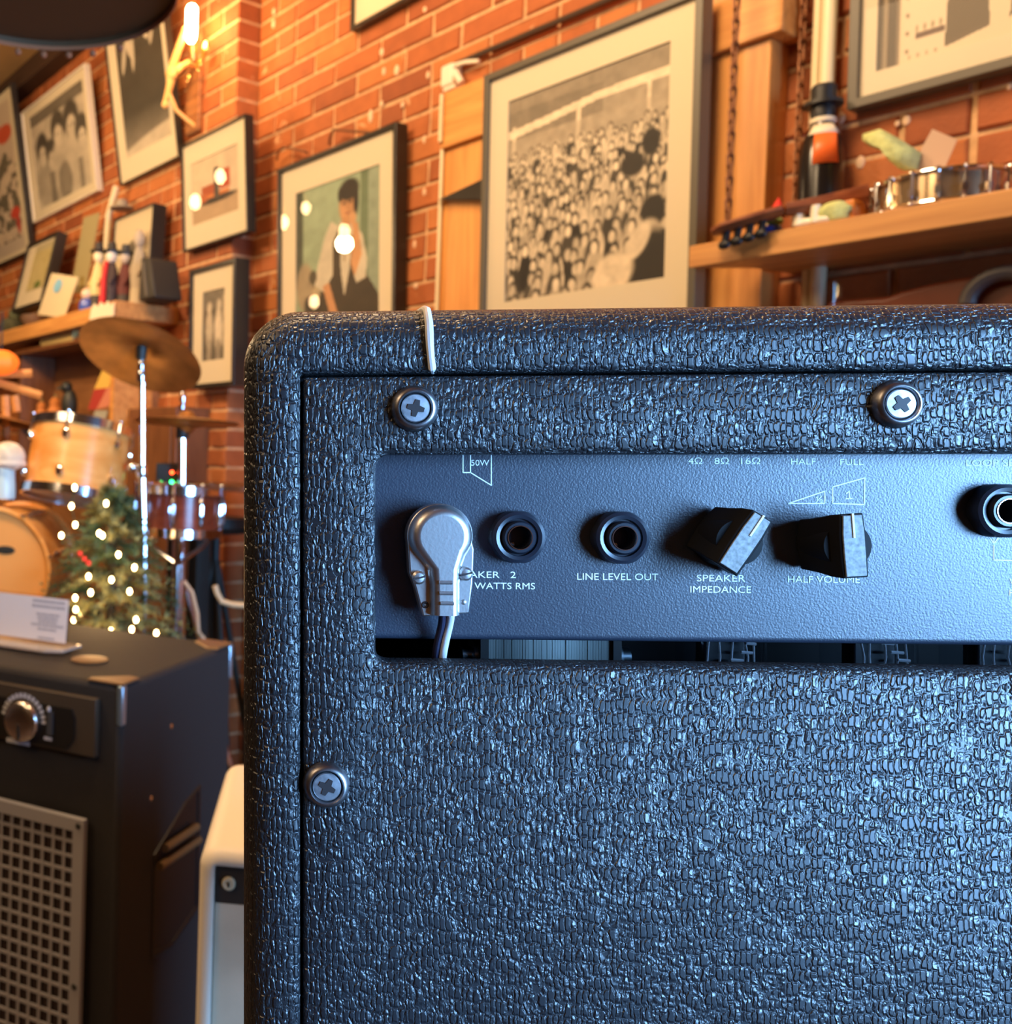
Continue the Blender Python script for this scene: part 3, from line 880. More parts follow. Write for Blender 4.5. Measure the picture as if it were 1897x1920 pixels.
# --- black bottle
p = onshelf(1532, 0.058)
bt = thing('black_bottle', Matrix.Translation(p) @ T(rz=-.6), 'black bottle with hat shaped stopper, white shoulder patch and orange label', 'bottle')
kx = p.y / FPX
M_BOT = mat('black_glass', (0.012, 0.010, 0.010), 0.18, spec=0.6)
s_ = kx
yb = proj(p)[1]
def bz(y): return (yb - y) * kx          # height above the shelf of photo row y at the bottle
BR_ = 37 * kx
prof = [(.0001, 0), (BR_ * .84, 0), (BR_ * .94, .004), (BR_, bz(345)), (BR_ * .97, bz(300)), (BR_ * .84, bz(268)), (BR_ * .62, bz(248)), (BR_ * .50, bz(236)), (BR_ * .46, bz(226)), (.0001, bz(225))]
g = G(); g.lathe(prof, 28); bo = g.build('body', M_BOT, bt)
g = G(); g.lathe([(.0001, bz(228)), (BR_ * .50, bz(228)), (BR_ * .56, bz(212)), (BR_ * .52, bz(204)), (BR_ * .86, bz(203)), (BR_ * .86, bz(197)), (BR_ * .54, bz(194)), (BR_ * .56, bz(170)), (BR_ * .48, bz(165)), (.0001, bz(165))], 24)
g.build('stopper', mat('black_rubber', (0.02, 0.02, 0.022), 0.4), bt)
M_ORL = mat('orange_label', (0.85, 0.16, 0.03), 0.4)
M_WHP = mat('white_label', (0.80, 0.70, 0.52), 0.5)
def wrap(r0, r1, z0, z1, a0, a1, m, nm, n=10, shape=None):
    L0 = [(r0 * math.cos(a0 + (a1 - a0) * i / n), r0 * math.sin(a0 + (a1 - a0) * i / n), z0 + (shape(i / n)[0] if shape else 0)) for i in range(n + 1)]
    L1 = [(r1 * math.cos(a0 + (a1 - a0) * i / n), r1 * math.sin(a0 + (a1 - a0) * i / n), z1 + (shape(i / n)[1] if shape else 0)) for i in range(n + 1)]
    g = G(); g.loops([L0, L1], closed=False); o = g.build(nm, m, bt); so = o.modifiers.new('s', 'SOLIDIFY'); so.thickness = .0006; so.offset = 1
    return o
cam_a = math.atan2(-p.y, -p.x) + .6
wrap(BR_ * 1.0 + .0012, BR_ * .90, bz(318), bz(262), cam_a - .35, cam_a + .75, M_ORL, 'label')
wrap(BR_ * .90, BR_ * .58, bz(262), bz(242), cam_a - .7, cam_a + .9, M_WHP, 'shoulder_patch')
g = G(); g.lathe([(BR_ * .50, bz(238)), (BR_ * .58, bz(234)), (BR_ * .58, bz(228)), (BR_ * .48, bz(226))], 20); g.build('collar', M_WHP, bt)

# --- banjo lying along the shelf front
M_NECK = wood('mahogany', (0.20, 0.05, 0.015), (0.34, 0.10, 0.03))
M_HEEL = mat('orange_maple', (0.62, 0.20, 0.03), 0.3, noise=20)
M_SKIN = mat('drum_skin', (0.66, 0.56, 0.44), 0.5)
pc = onshelf(1765, 0.104)
xdir = ES.copy()
Mb = Matrix(((ES.x, -EN.x, 0, pc.x), (ES.y, -EN.y, 0, pc.y), (0, 0, 1, hs_top), (0, 0, 0, 1)))
bj = thing('banjo', Mb, 'banjo lying flat on the shelf with chrome rimmed drum and brown neck', 'banjo')
R = 0.086; HT = 0.054
g = G(); g.lathe([(R - .006, .002), (R, .002), (R, HT - .003), (R - .006, HT - .003)], 40, M=T(0, 0, 0)); g.build('rim', mat('pale_maple_rim', (0.50, 0.36, 0.22), 0.15, 0.75), bj)
for z in (0.004, HT - .002):
    g = G(); g.tube([(math.cos(a) * (R + .004), math.sin(a) * (R + .004), z) for a in [2 * PI * i / 40 for i in range(40)]], .0035, 8, closed=True); g.build('tension_hoop', M_CHROME, bj)
g = G(); g.lathe([(0.0005, HT + .001), (R, HT + .001)], 40); g.build('skin', M_SKIN, bj)
br = None
for i in range(18):
    a = 2 * PI * i / 18 + .1
    if br is None:
        g = G(); g.tube([(0, 0, .000), (0, 0, HT - .006)], .0020, 6); g.box(-.001, .005, -.004, .004, .010, .022); g.ball((0, 0, HT - .006), .0036, nu=8, nv=5); g.ball((0, 0, -.0), .004, nu=8, nv=5)
        o = g.build('tension_hook', M_CHROME, bj); br = o.data
    else:
        o = bpy.data.objects.new('tension_hook', br); COL.objects.link(o); o.parent = bj
    o.matrix_local = T(math.cos(a) * (R + .009), math.sin(a) * (R + .009), 0.005, rz=a + PI)
# neck: from the rim towards -x, out over the shelf front at the head
hd = onshelf(1600, 0.15)
def loc(p): return Mb.inverted() @ Vector(p)
na = Vector((-R - .01, -.03, HT - .012)); 
endp = loc(wallp(1470, 395, 0.20)); headp = loc(wallp(1336, 437, 0.235))
def neckloop(p, w, h, t):
    y = t.cross(Vector((0, 0, 1))).normalized(); z = y.cross(t).normalized() * -1
    if z.z < 0: z = -z
    return [tuple(p + y * w * a + z * h * b) for a, b in ((-1, 1), (1, 1), (1, 0), (.5, -1), (-.5, -1), (-1, 0))]
tdir = (endp - na).normalized()
g = G(); g.loops([neckloop(na, .024, .020, tdir), neckloop(na.lerp(endp, .5), .020, .013, tdir), neckloop(endp, .018, .009, tdir)], cap0=True, cap1=True); g.build('neck', M_NECK, bj, bev=.001)
td2 = (headp - endp).normalized()
g = G(); g.loops([neckloop(endp, .018, .007, td2), neckloop(endp.lerp(headp, .3), .026, .007, td2), neckloop(endp.lerp(headp, .85), .030, .006, td2), neckloop(headp, .014, .005, td2)], cap0=True, cap1=True); g.build('headstock', M_NECK, bj, bev=.001)
g = G(); g.prism([(-R - .075, HT - .022), (-R - .006, HT - .020), (-R - .006, .003), (-R - .042, .003), (-R - .055, .012)], -.080, -.012); g.build('heel', M_HEEL, bj, bev=.003)
for k in range(4):
    q = endp.lerp(headp, .28 + k * .17)
    g = G(); g.tube([q + Vector((0, 0, .004)), q + Vector((0, -.006, -.026))], .006, 8); g.ball(q + Vector((0, -.008, -.030)), .011, .007, .009, 10, 6)
    g.build('tuning_peg', M_BLACKPL, bj)

# --- little things between neck and shelf
M_RED = mat('red_felt', (0.75, 0.03, 0.02), 0.7)
p = onshelf(1450, 0.13)
t = thing('gnome_figure', Matrix.Translation(p), 'tiny gnome with pointed red hat and white beard on the shelf by the post', 'figurine')
u = p.y / FPX
g = G(); g.lathe([(0, 0), (15 * u, 0), (14 * u, 20 * u), (10 * u, 30 * u)], 14); g.build('body', mat('grey_felt', (0.4, 0.36, 0.34), 0.8), t)
g = G(); g.lathe([(0, 22 * u), (13 * u, 28 * u), (14 * u, 38 * u), (10 * u, 46 * u)], 14); g.build('beard', M_WHP, t)
g = G(); g.lathe([(14 * u, 44 * u), (10 * u, 60 * u), (0.3 * u, 80 * u)], 14, M=T(ry=.08)); g.build('hat', M_RED, t)
p = onshelf(1447, 0.175)
t = thing('toy_frog', Matrix.Translation(p), 'tiny blue and green toy tucked under the banjo neck', 'figurine')
g = G(); g.ball((0, 0, 9 * u), 17 * u, 12 * u, 9 * u, 12, 8); g.build('body', mat('blue_enamel', (0.05, 0.10, 0.55), 0.3), t)
g = G(); g.ball((.004, 0, 24 * u), 15 * u, 10 * u, 8 * u, 12, 8); g.build('head', mat('green_enamel', (0.25, 0.42, 0.12), 0.4), t)
M_CER = mat('white_ceramic', (0.85, 0.78, 0.62), 0.25)
for px, lab in ((1504, 'left one of two white ceramic boots on the shelf edge'), (1536, 'right one of two white ceramic boots on the shelf edge, beside the green cloth')):
    p = onshelf(px, 0.188)
    t = thing('ceramic_boot', Matrix.Translation(p) @ T(rz=math.atan2(ES.y, ES.x)), lab, 'figurine')
    g = G(); g.tube([(-.006, 0, .004), (-.006, 0, 34 * u)], [9 * u, 8 * u], 12); g.build('shaft', M_CER, t)
    g = G(); g.tube([(-.008, 0, 7 * u), (.004, 0, 8 * u), (16 * u, 0, 7 * u), (22 * u, 0, 6 * u)], [8 * u, 8 * u, 7 * u, 4 * u], 12); g.build('foot', M_CER, t)
p = onshelf(1562, 0.186)
M_GRN = mat('pale_green_paper', (0.50, 0.56, 0.24), 0.7, noise=60, namp=0.25, bump=.002, bscale=80)
g = G(); g.ball((0, 0, 17 * u), 27 * u, 11 * u, 19 * u, 16, 10)
o = g.build('green_cloth', M_GRN, M=Matrix.Translation(p) @ T(rz=math.atan2(ES.y, ES.x)))
for v in o.data.vertices:
    if v.co.z < 4 * u: v.co.z = 0.0005
    v.co.x *= 1 + .12 * math.sin(v.co.z * 400); v.co.y *= 1 + .2 * math.sin(v.co.x * 300)
tag(o, 'rumpled pale green cloth on the shelf between the white boots and the banjo heel', 'cloth')
# folded green paper bird and pinkish card resting in the banjo
p = onshelf(1720, 0.08); p.z = hs_top + HT + .002
def quadcard(pts, th, name, m, label, cat):
    n = (pts[1] - pts[0]).cross(pts[3] - pts[0]).normalized() * th
    g = G(); k = len(pts)
    g.add(pts + [q + n for q in pts], [tuple(range(k)), tuple(reversed(range(k, 2 * k)))] + [(i, (i + 1) % k, (i + 1) % k + k, i + k) for i in range(k)])
    return tag(g.build(name, m, smooth=0), label, cat)
def wp(pts, off): return [wallp(x, y, off) for x, y in pts]
quadcard(wp([(1706, 318), (1770, 318), (1795, 262), (1748, 242)], 0.075), .0012, 'card', mat('dusty_pink_card', (0.52, 0.36, 0.27), 0.8),
         'blank dusty pink card standing in the banjo drum', 'card')
pts = wp([(1690, 318), (1714, 316), (1722, 284), (1676, 255), (1655, 244), (1623, 254), (1622, 266), (1634, 276), (1660, 284), (1672, 303)], 0.09)
ctr = sum(pts, Vector()) / len(pts)
g = G(); n = len(pts)
f_ = [q + EN * .012 for q in pts]; b_ = [q - EN * .012 for q in pts]
inner = [ctr.lerp(q, .6) + EN * .028 for q in pts]
g.loops([[tuple(x) for x in b_], [tuple(x) for x in f_], [tuple(x) for x in inner]], cap0=True, cap1=True)
tag(g.build('paper_dragon', M_GRN, smooth=60), 'pale green crumpled paper dragon leaning out of the banjo drum', 'ornament')

# --- below the shelf at the right: dark oxblood shape and drinking glass
M_DRED = mat('dark_oxblood', (0.16, 0.035, 0.012), 0.35, noise=6, namp=0.5)
pts = [(1545, 640), (1548, 565), (1600, 560), (1660, 556), (1690, 545), (1740, 532), (1800, 520), (1860, 512), (1940, 505), (1990, 640)]
P_ = [sh(x, y, 0.10) for x, y in pts]; hz = wallp(1550, 556, 0.1).z - .07; P_ = [(a, max(b, hz + .001)) for a, b in P_]
s0_ = P_[0][0]
g = G(); g.prism([(a - s0_, b) for a, b in P_], -.06, 0)
t = thing('oxblood_shape', wmat(s0_, 0, 0.04), 'dark oxblood shape rising just over the amplifier, under the shelf', 'guitar')
g.build('body', M_DRED, t, bev=.008, seg=3)
c_ = sh(1868, 560, 0.14)
g = G(); RR = sh(1938, 560, .14)[0] - c_[0]
g.tube([(c_[0] - s0_ + RR * math.cos(a), -.075, c_[1] + RR * .95 * math.sin(a)) for a in [PI * i / 16 for i in range(17)]], .012, 10)
g.build('arm_strap', mat('dark_leather', (0.05, 0.045, 0.05), 0.5), t)
p = wallp(1550, 556, 0.1)
t = thing('drinking_glass', Matrix.Translation(p) @ T(z=-.07), 'clear tumbler seen just over the amplifier below the shelf', 'glass')
g = G(); g.lathe([(0.0003, 0), (.020, 0), (.024, .09), (.0225, .09), (.019, .004), (.0003, .004)], 24); g.build('tumbler', glass_mat('clear_glass', 1.45, 0.02), t)
# ledge carrying glass
M = wmat(sq1 + .012, 0, 0)
g = G(); hz = (p.z - .07); g.box(0, 1.2, -.18, .0, hz - .03, hz)
tag(g.build('lower_ledge', M_PINED, M=M, bev=.003), 'dark wooden ledge along the bricks below the plank shelf', 'ledge')

# ================================================================== the guitar amplifier (seen from behind)
AD = 0.31
psi = math.radians(3.75)
AX = RT * math.cos(psi) - FW * math.sin(psi)
AZ = UPV.copy()
AY = AZ.cross(AX)
AO = CAM + ray(948.5, 960).normalized() * (AD / ray(948.5, 960).normalized().dot(FW))
AO_plane = CAM + ray(700, 900) * AD       # the amp face passes through here
def Araw(px, py, dy=0.0):
    p = hit(px, py, AO_plane + AY * dy, AY)
    return (p - AO_plane).dot(AX), (p - AO_plane).dot(AZ)
ax0 = Araw(457, 1250, .010)[0]
az1 = Araw(1230, 575, .010)[1]
AW, AH, ADEP = 0.58, 0.42, 0.25
O = AO_plane + AX * ax0 + AZ * (az1 - AH)
AM = Matrix(((AX.x, AY.x, AZ.x, O.x), (AX.y, AY.y, AZ.y, O.y), (AX.z, AY.z, AZ.z, O.z), (0, 0, 0, 1)))
def A(px, py, dy=0.0):
    x, z = Araw(px, py, dy)
    return x - ax0, z - (az1 - AH)
amp = thing('guitar_amplifier', AM, 'back of a black textured vinyl guitar amplifier with slotted panel and grey control plate', 'amplifier')

tx = A(563, 1200)[0]; tz = AH - A(1200, 695)[1]
ro = 0.013
L = []
def al(t_x, t_z, y, r): L.append(rrect(t_x, AW - t_x, t_z, AH - t_z, r, 10, y))
al(tx, tz, 0.016, .0012); al(tx, tz, 0.0018, .0012); al(tx - .0006, tz - .0006, .0006, .0016); al(tx - .0018, tz - .0018, 0, .0022)
al(ro, ro, 0, .008)
for i in range(1, 9):
    a = PI / 2 * i / 8
    d = ro * (1 - math.sin(a)); L.append(rrect(d, AW - d, d, AH - d, .019 - d * .75, 10, ro * (1 - math.cos(a))))
L.append(rrect(0, AW, 0, AH, .019, 10, ADEP))
g = G(); g.loops([[p for p in l] for l in L], cap1=True)
g.build('cabinet_shell', M_TOLEX, amp, smooth=50)
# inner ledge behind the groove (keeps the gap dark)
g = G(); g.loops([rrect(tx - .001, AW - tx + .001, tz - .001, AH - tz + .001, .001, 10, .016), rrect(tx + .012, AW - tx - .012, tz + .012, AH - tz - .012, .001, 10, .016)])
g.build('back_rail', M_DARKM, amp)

# back panel with the long slot
px0, pz1 = A(568.5, 1200)[0], A(1200, 701)[1]
sx0 = A(706, 1050)[0]; sz1 = A(1200, 851)[1]; sz0 = A(1200, 1251.5)[1]
sx1 = AW - sx0
PT = 0.012
n = 8
def hole(e, y, r): return rrect(sx0 - e, sx1 + e, sz0 - e, sz1 + e, r, n, y)
def outl(e, y, r): return rrect(px0 + e, AW - px0 - e, tz + .001 + e, pz1 - e, r, n, y)
g = G(); g.loops([outl(0, PT, .001), outl(0, .0026, .001), outl(.0006, .0013, .001), outl(.0016, .0008, .001), hole(.0022, .0008, .0070), hole(.0008, .0014, .0058), hole(0, .0030, .0050), hole(0, PT, .005)])
g.build('back_panel', M_TOLEX, amp, smooth=50)

# chassis plate: bent steel, extruded along x
CY_ = 0.0145
cz0 = A(1200, 1204, CY_)[1]
g = G(); prof = [(CY_, sz1 + .02), (CY_, cz0 + .0022)]
for i in range(1, 6):
    a = PI / 2 * i / 5; prof.append((CY_ + .0022 * (1 - math.cos(a)), cz0 + .0022 - .0022 * math.sin(a)))
prof += [(CY_ + .030, cz0)]
prof2 = [(y + .0012 if k < 2 else y, z + (.0012 if k > 5 else 0)) for k, (y, z) in enumerate(prof)]
g.loops([[(x, y, z) for y, z in prof] + [(x, y, z) for y, z in [(CY_ + .030, cz0 + .0014), (CY_ + .004, cz0 + .0014), (CY_ + .0014, cz0 + .004), (CY_ + .0014, sz1 + .02)]] for x in (sx0 - .008, AW - sx0 + .008)], cap0=True, cap1=True)
g.build('control_plate', M_CHASSIS, amp, smooth=50)

# printed lettering and line symbols
def text(s, px0_, px1_, pyb, cap, lab=None, center=False):
    cu = bpy.data.curves.new('lettering', 'FONT'); cu.body = s; cu.size = 1.0; cu.extrude = 0.0; cu.resolution_u = 3
    o = bpy.data.objects.new('tmp', cu); COL.objects.link(o)
    dg = bpy.context.evaluated_depsgraph_get(); dg.update()
    me = bpy.data.meshes.new_from_object(o.evaluated_get(dg))
    bpy.data.objects.remove(o)
    xs = [v.co.x for v in me.vertices]; ys = [v.co.y for v in me.vertices]
    x0, x1 = min(xs), max(xs)
    capu = 0.72
    y = CY_ - .00012
    X0, Z0 = A(px0_, pyb, y); X1, _ = A(px1_, pyb, y); _, Z1 = A(px0_, pyb - cap, y)
    sx = (X1 - X0) / (x1 - x0); sz = (Z1 - Z0) / capu
    for v in me.vertices:
        v.co = (X0 + (v.co.x - x0) * sx, y, Z0 + v.co.y * sz)
    me.materials.clear(); me.materials.append(M_INK)
    o = bpy.data.objects.new('lettering', me); COL.objects.link(o); o.parent = amp
    sd = o.modifiers.new('s', 'SOLIDIFY'); sd.thickness = .00006
    o['label'] = lab or 'white print reading ' + s
    return o
text('50W', 883, 917, 873, 11.5)
text('SPEAKER   2', 846, 967, 1083, 12.5, 'white print reading SPEAKER 2, half behind the plug')
text('50 WATTS RMS', 864, 1003, 1104, 12.5, 'white print reading WATTS RMS, half behind the plug')
text('LINE LEVEL OUT', 1082, 1234, 1087, 13)
text('SPEAKER', 1306, 1397, 1090, 13)
text('IMPEDANCE', 1294, 1408, 1111, 13)
text('HALF VOLUME', 1477, 1612, 1092, 13)
text('4Ω', 1290, 1316, 870, 12); text('8Ω', 1339, 1366, 870, 12); text('16Ω', 1389, 1425, 870, 12)
text('HALF', 1483, 1529, 871, 12); text('FULL', 1575, 1619, 872, 12)
text('LOOP SEND', 1811, 1937, 874, 13)
text('VOL', 1892, 1925, 1096, 12); text('PED', 1892, 1925, 1117, 12)
def lineart(pls, lab, wd=.00018):
    g = G(); y = CY_ - .0001
    for pl in pls:
        P = [Vector((A(x, yy, y)[0], y, A(x, yy, y)[1])) for x, yy in pl]
        for a, b in zip(P[:-1], P[1:]):
            d = (b - a).normalized(); nn = Vector((-d.z, 0, d.x)) * wd; e = d * wd
            q = [a - e + nn, a - e - nn, b + e - nn, b + e + nn]
            g.add([tuple(v + Vector((0, yy, 0))) for yy in (0, .00008) for v in q], [(0, 1, 2, 3), (4, 5, 6, 7), (0, 1, 5, 4), (1, 2, 6, 5), (2, 3, 7, 6), (3, 0, 4, 7)])
    o = g.build('printed_symbol', M_INK, amp, smooth=0, label=lab)
lineart([[(868, 846), (868, 886), (882, 886), (882, 846)], [(882, 886), (921, 910), (921, 846)]], 'white line drawing of a loudspeaker')
lineart([[(1478, 944), (1546, 944), (1546, 921), (1478, 944)]], 'white outlined small wedge')
lineart([[(1561, 944), (1561, 913), (1621, 896), (1620, 946), (1561, 944)]], 'white outlined tall wedge')
lineart([[(1587, 925), (1592, 921), (1592, 935)], [(1586, 935), (1597, 935)]], 'white figure 1')
lineart([[(1530, 933), (1532, 931), (1532, 937)], [(1530, 942), (1540, 930)], [(1538, 937), (1541, 937), (1541, 940), (1538, 943), (1542, 943)]], 'white fraction one half', .00011)
lineart([[(1863, 1012), (1863, 1050), (1940, 1052)], [(1857, 1010), (1863, 1020), (1870, 1010)]], 'white branching line under the right jack')

# jack sockets (collar with nut, bush and dark bore)
def jack_meshes():
    g = G()
    def hexl(r, y, rot=0.25):
        out = []
        for i in range(36):
            a = 2 * PI * i / 36 + rot
            m = (a % (PI / 3)) - PI / 6
            rr = min(r, r * .955 / math.cos(m))
            out.append((rr * math.cos(a), y, rr * math.sin(a)))
        return out
    def circ(r, y): return [(r * math.cos(2 * PI * i / 36 + .25), y, r * math.sin(2 * PI * i / 36 + .25)) for i in range(36)]
    R = 0.0092
    g.loops([hexl(R, 0), hexl(R, -.0036), circ(R * .95, -.0046), circ(R * .83, -.0052), circ(R * .70, -.0049), circ(R * .68, -.0038), circ(R * .60, -.0038)], cap0=True)
    return g
jm = None
JR = 0.0092
for (px, py) in ((965, 1006), (1157, 1007), (1864, 957)):
    X, Z = A(px, py, CY_)
    a = thing('tmp', Matrix(), 'x x x x', 'x'); bpy.data.objects.remove(a)
    j = jack_meshes().build('jack_socket', M_NUT, amp, M=T(X, CY_ - .0002, Z), smooth=35)
    g = G(); g.lathe([(JR * .60, -.0036), (JR * .62, -.0052), (JR * .55, -.0062), (JR * .42, -.0062), (JR * .40, -.0050), (JR * .40, .010)], 32, ax='y'); g.build('bush', M_NUT, j, smooth=40)
    g = G(); g.lathe([(JR * .455, -.0062), (JR * .45, -.0065), (JR * .42, -.0065), (JR * .40, -.0060)], 32, ax='y'); g.build('rim', M_CHROME, j, smooth=60)
    g = G(); g.lathe([(JR * .39, -.004), (JR * .385, .012), (0.0001, .012)], 24, ax='y'); g.build('bore', M_DARKM, j, smooth=60)
    g = G(); g.tube([(-.0012, -.001, -.0028), (0, .006, -.0022), (.0002, .010, -.001)], [.0009, .0012, .0008], 6); g.build('contact', M_CHROME, j)

# pointer knobs
def knob(px, py, ang, lab):
    X, Z = A(px, py, CY_)
    k = bpy.data.objects.new('pointer_knob', None); COL.objects.link(k); k.parent = amp; k.matrix_local = T(X, CY_, Z) @ T(ry=-ang); k['label'] = lab
    R = .0088; H = .0165
    # skirted round base
    g = G(); g.lathe([(.0001, -.0005), (R * 1.0, -.0005), (R * 1.0, -.0035), (R * .97, -.0055), (R * .90, -.0105), (R * .84, -.0135), (R * .2, -.0138), (.0001, -.0138)], 40, ax='y'); g.build('base', M_KNOB, k, smooth=40)
    # chicken-fin bar: wider than the base at both ends, flat metal topped
    hw, hl = .0037, .0108
    def bar(y, kx, kl): return [(x * kx, y, z * kl) for x, z in ((-hw, -hl * .94), (hw, -hl * .94), (hw * 1.05, -hl * .3), (hw * 1.05, hl * .4), (hw * .92, hl * .98), (-hw * .92, hl * .98), (-hw * 1.05, hl * .4), (-hw * 1.05, -hl * .3))]
    g = G(); g.loops([bar(-.0015, 2.3, .80), bar(-.0080, 1.9, .86), bar(-.0130, 1.5, .96), bar(-H, 1.0, 1.0)], cap0=True, cap1=True); g.build('pointer', M_KNOB, k, smooth=30, bev=.0004)
    g = G(); g.loops([bar(-H + .0001, .86, .95), bar(-H - .0005, .84, .94)], cap0=True, cap1=True); g.build('cap', M_POINTER, k, smooth=0, bev=.0002)
    g = G(); g.box(-.0003, .0003, -H - .0008, -H - .0003, hl * .25, hl * .98); g.build('marker', M_INK, k, smooth=0)
    return k
knob(1347, 1012, math.radians(-33), 'knob turned to the upper right, above SPEAKER IMPEDANCE')
knob(1541, 1018, math.radians(4), 'knob pointing straight up, above HALF VOLUME')

# cup washers with cross head screws
def cupscrew(px, py, rot, r=.0078):
    X, Z = A(px, py, 0)
    k = bpy.data.objects.new('screw', None); COL.objects.link(k); k.parent = amp; k.matrix_local = T(X, .0008, Z)
    R = r
    g = G(); g.lathe([(R, .0006), (R, -.0002), (R * .97, -.0012), (R * .90, -.0024), (R * .80, -.0034), (R * .72, -.0035), (R * .66, -.0028), (R * .60, -.0014), (R * .5, -.0008)], 40, ax='y'); g.build('cup_washer', M_SCREW, k, smooth=60)
    # head with cross recess
    hr = R * .60; y0 = -.0030; n = 48
    g = G(); g.lathe([(hr, -.0012), (hr, y0 + .0003), (hr * .94, y0), (hr * .0005, y0 - .0002)], 40, ax='y'); g.build('head', M_SHEAD, k, smooth=30)
    cr = []
    a_, b_ = hr * .60, hr * .15
    for q in range(4):
        c, s = math.cos(q * PI / 2 + rot), math.sin(q * PI / 2 + rot)
        for x, z in ((a_, -b_), (a_, b_), (b_ * 1.5, b_ * 1.5)):
            cr.append((x * c - z * s, x * s + z * c))
    g = G(); g.prism(cr, y0 - .00035, y0 + .0004); g.build('cross_recess', M_SCREWD, k, smooth=0)
cupscrew(777, 766, -.25); cupscrew(1681, 758, .6); cupscrew(612, 1472, 1.1)

# inside the slot: transformer, bolts, valves
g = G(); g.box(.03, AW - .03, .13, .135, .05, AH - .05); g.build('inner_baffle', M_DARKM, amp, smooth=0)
X0, Z0 = A(915, 1200, .045); X1, _ = A(1148, 1200, .045)
g = G()
for i in range(46):
    x = X0 + (X1 - X0) * i / 46
    g.box(x, x + (X1 - X0) / 46 * .9, .045 + random.uniform(0, .0004), .10, Z0 - .055, Z0 + .012)
g.build('transformer', M_LAM, amp, smooth=0)
for X_ in (X0 - .003, X1):
    g = G(); g.box(X_, X_ + .003, .044, .10, Z0 - .056, Z0 + .012); g.build('transformer_bracket', M_DARKM, amp, smooth=0)
for X, sg in ((X0 - .003, -1), (X1 + .003, 1)):
    g = G(); g.lathe([(.0001, 0), (.006, 0), (.006, .0016), (.0034, .002), (.0034, .0055), (.0001, .0060)], 16, ax='x', M=T(X, .052, Z0 - .0068) @ Matrix.Diagonal((sg, 1, 1, 1))); g.build('bolt', M_ZINC, amp)
M_TUBEG = glass_mat('valve_glass', 1.45, 0.02, (.92, .94, .96))
M_PLATE = mat('valve_plate', (0.02, 0.02, 0.025), 0.5, 0.0)
M_VWIRE = mat('valve_wire', (0.70, 0.70, 0.74), 0.4, 0.2)
for px in (1392, 1683, 1925):
    X, Z = A(px, 1230, .055)
    v = bpy.data.objects.new('valve', None); COL.objects.link(v); v.parent = amp; v.matrix_local = T(X, .072, Z + .02)
    g = G(); g.lathe([(.0001, -.075), (.010, -.073), (.0155, -.066), (.016, -.02), (.0155, 0), (.013, .012), (.0001, .014)], 28); g.build('envelope', M_TUBEG, v)
    g = G(); g.box(-.008, .008, -.004, .004, -.058, -.012); g.build('plate', M_PLATE, v, bev=.001)
    g = G()
    for xx in (-.008, -.0045, 0.001, .005, .0085): g.tube([(xx, -.008, -.012 - random.uniform(0, .004)), (xx + random.uniform(-.0015, .0015), -.0085, -.022), (xx + random.uniform(-.002, .002), -.008, -.030 - random.uniform(0, .01))], .0004, 5)
    for zz in (-.014, -.0165, -.020, -.023): x9 = random.uniform(-.004, .006); g.tube([(x9, -.0086, zz), (x9 + random.uniform(.003, .005), -.0086, zz - .0003)], .0006, 5)
    g.build('support_wires', M_VWIRE, v)
    g = G(); g.lathe([(.0001, .013), (.016, .013), (.016, .030), (.0001, .030)], 20); g.build('base', M_BLACKPL, v)

# ---------------- right-angle jack plug with its two wires (pulls out: a thing of its own)
X, Z = A(822, 1010, CY_)
plug = thing('right_angle_plug', AM @ T(X, CY_, Z), 'silver right angle jack plug in the amplifier with a white and a dark wire', 'plug')
def PL(px, py, dy):                                   # photo pixel at height dy above the plate -> local x,z
    x, z = A(px, py, CY_ - dy); return x - X, z - Z
PHT = .0095
g = G(); g.lathe([(.0001, .004), (.0088, .004), (.0095, 0), (.0095, -.0035), (.0001, -.0035)], 36, ax='y'); g.build('collar', mat('dark_red_collar', (0.12, 0.012, 0.015), 0.35), plug)
g = G(); g.lathe([(.0001, .016), (.003, .014), (.0031, -.004)], 16, ax='y'); g.build('shaft', M_CHROME, plug)
# base plate outline
half = []
cx_, cz_ = PL(825, 1005, PHT); rr = PL(887, 1005, PHT)[0] - cx_
outline = [(cx_ + rr * math.cos(a), cz_ + rr * math.sin(a)) for a in [math.radians(-12) + math.radians(204) * i / 26 for i in range(27)]]
outline += [PL(768, 1075, PHT), PL(778, 1100, PHT), PL(793, 1156, PHT), PL(879, 1150, PHT), PL(886, 1095, PHT), PL(889, 1030, PHT)]
g = G(); g.prism(outline, -PHT, -PHT + .0060); g.build('base_plate', M_NICKEL, plug, smooth=30, bev=.0005)
# domed cover: round head running into a neck with ribs
def cover(e, y):
    pts = []
    R1 = rr * .97 - e
    a1 = -38
    for i in range(25):
        a = math.radians(a1) + math.radians(180 - 2 * a1) * i / 24
        pts.append((cx_ + R1 * math.cos(a), y, cz_ + R1 * math.sin(a)))
    nx = PL(852, 1100, PHT)[0] - cx_ - e * .8
    zb = PL(836, 1152, PHT)[1]
    zm = PL(836, 1082, PHT)[1]
    pts += [(cx_ - nx * 1.15 + .0012, y, zm + .003), (cx_ - nx + .0012, y, zm - .002), (cx_ - nx + .0012, y, zb), (cx_ + nx + .0016, y, zb), (cx_ + nx + .0016, y, zm - .002), (cx_ + nx * 1.15 + .0014, y, zm + .003)]
    return pts
g = G(); g.loops([cover(0, -PHT), cover(.0003, -PHT - .0008), cover(.0010, -PHT - .0022), cover(.0020, -PHT - .0032), cover(.0032, -PHT - .0037), cover(.0036, -PHT - .0037)], cap0=True, cap1=True)
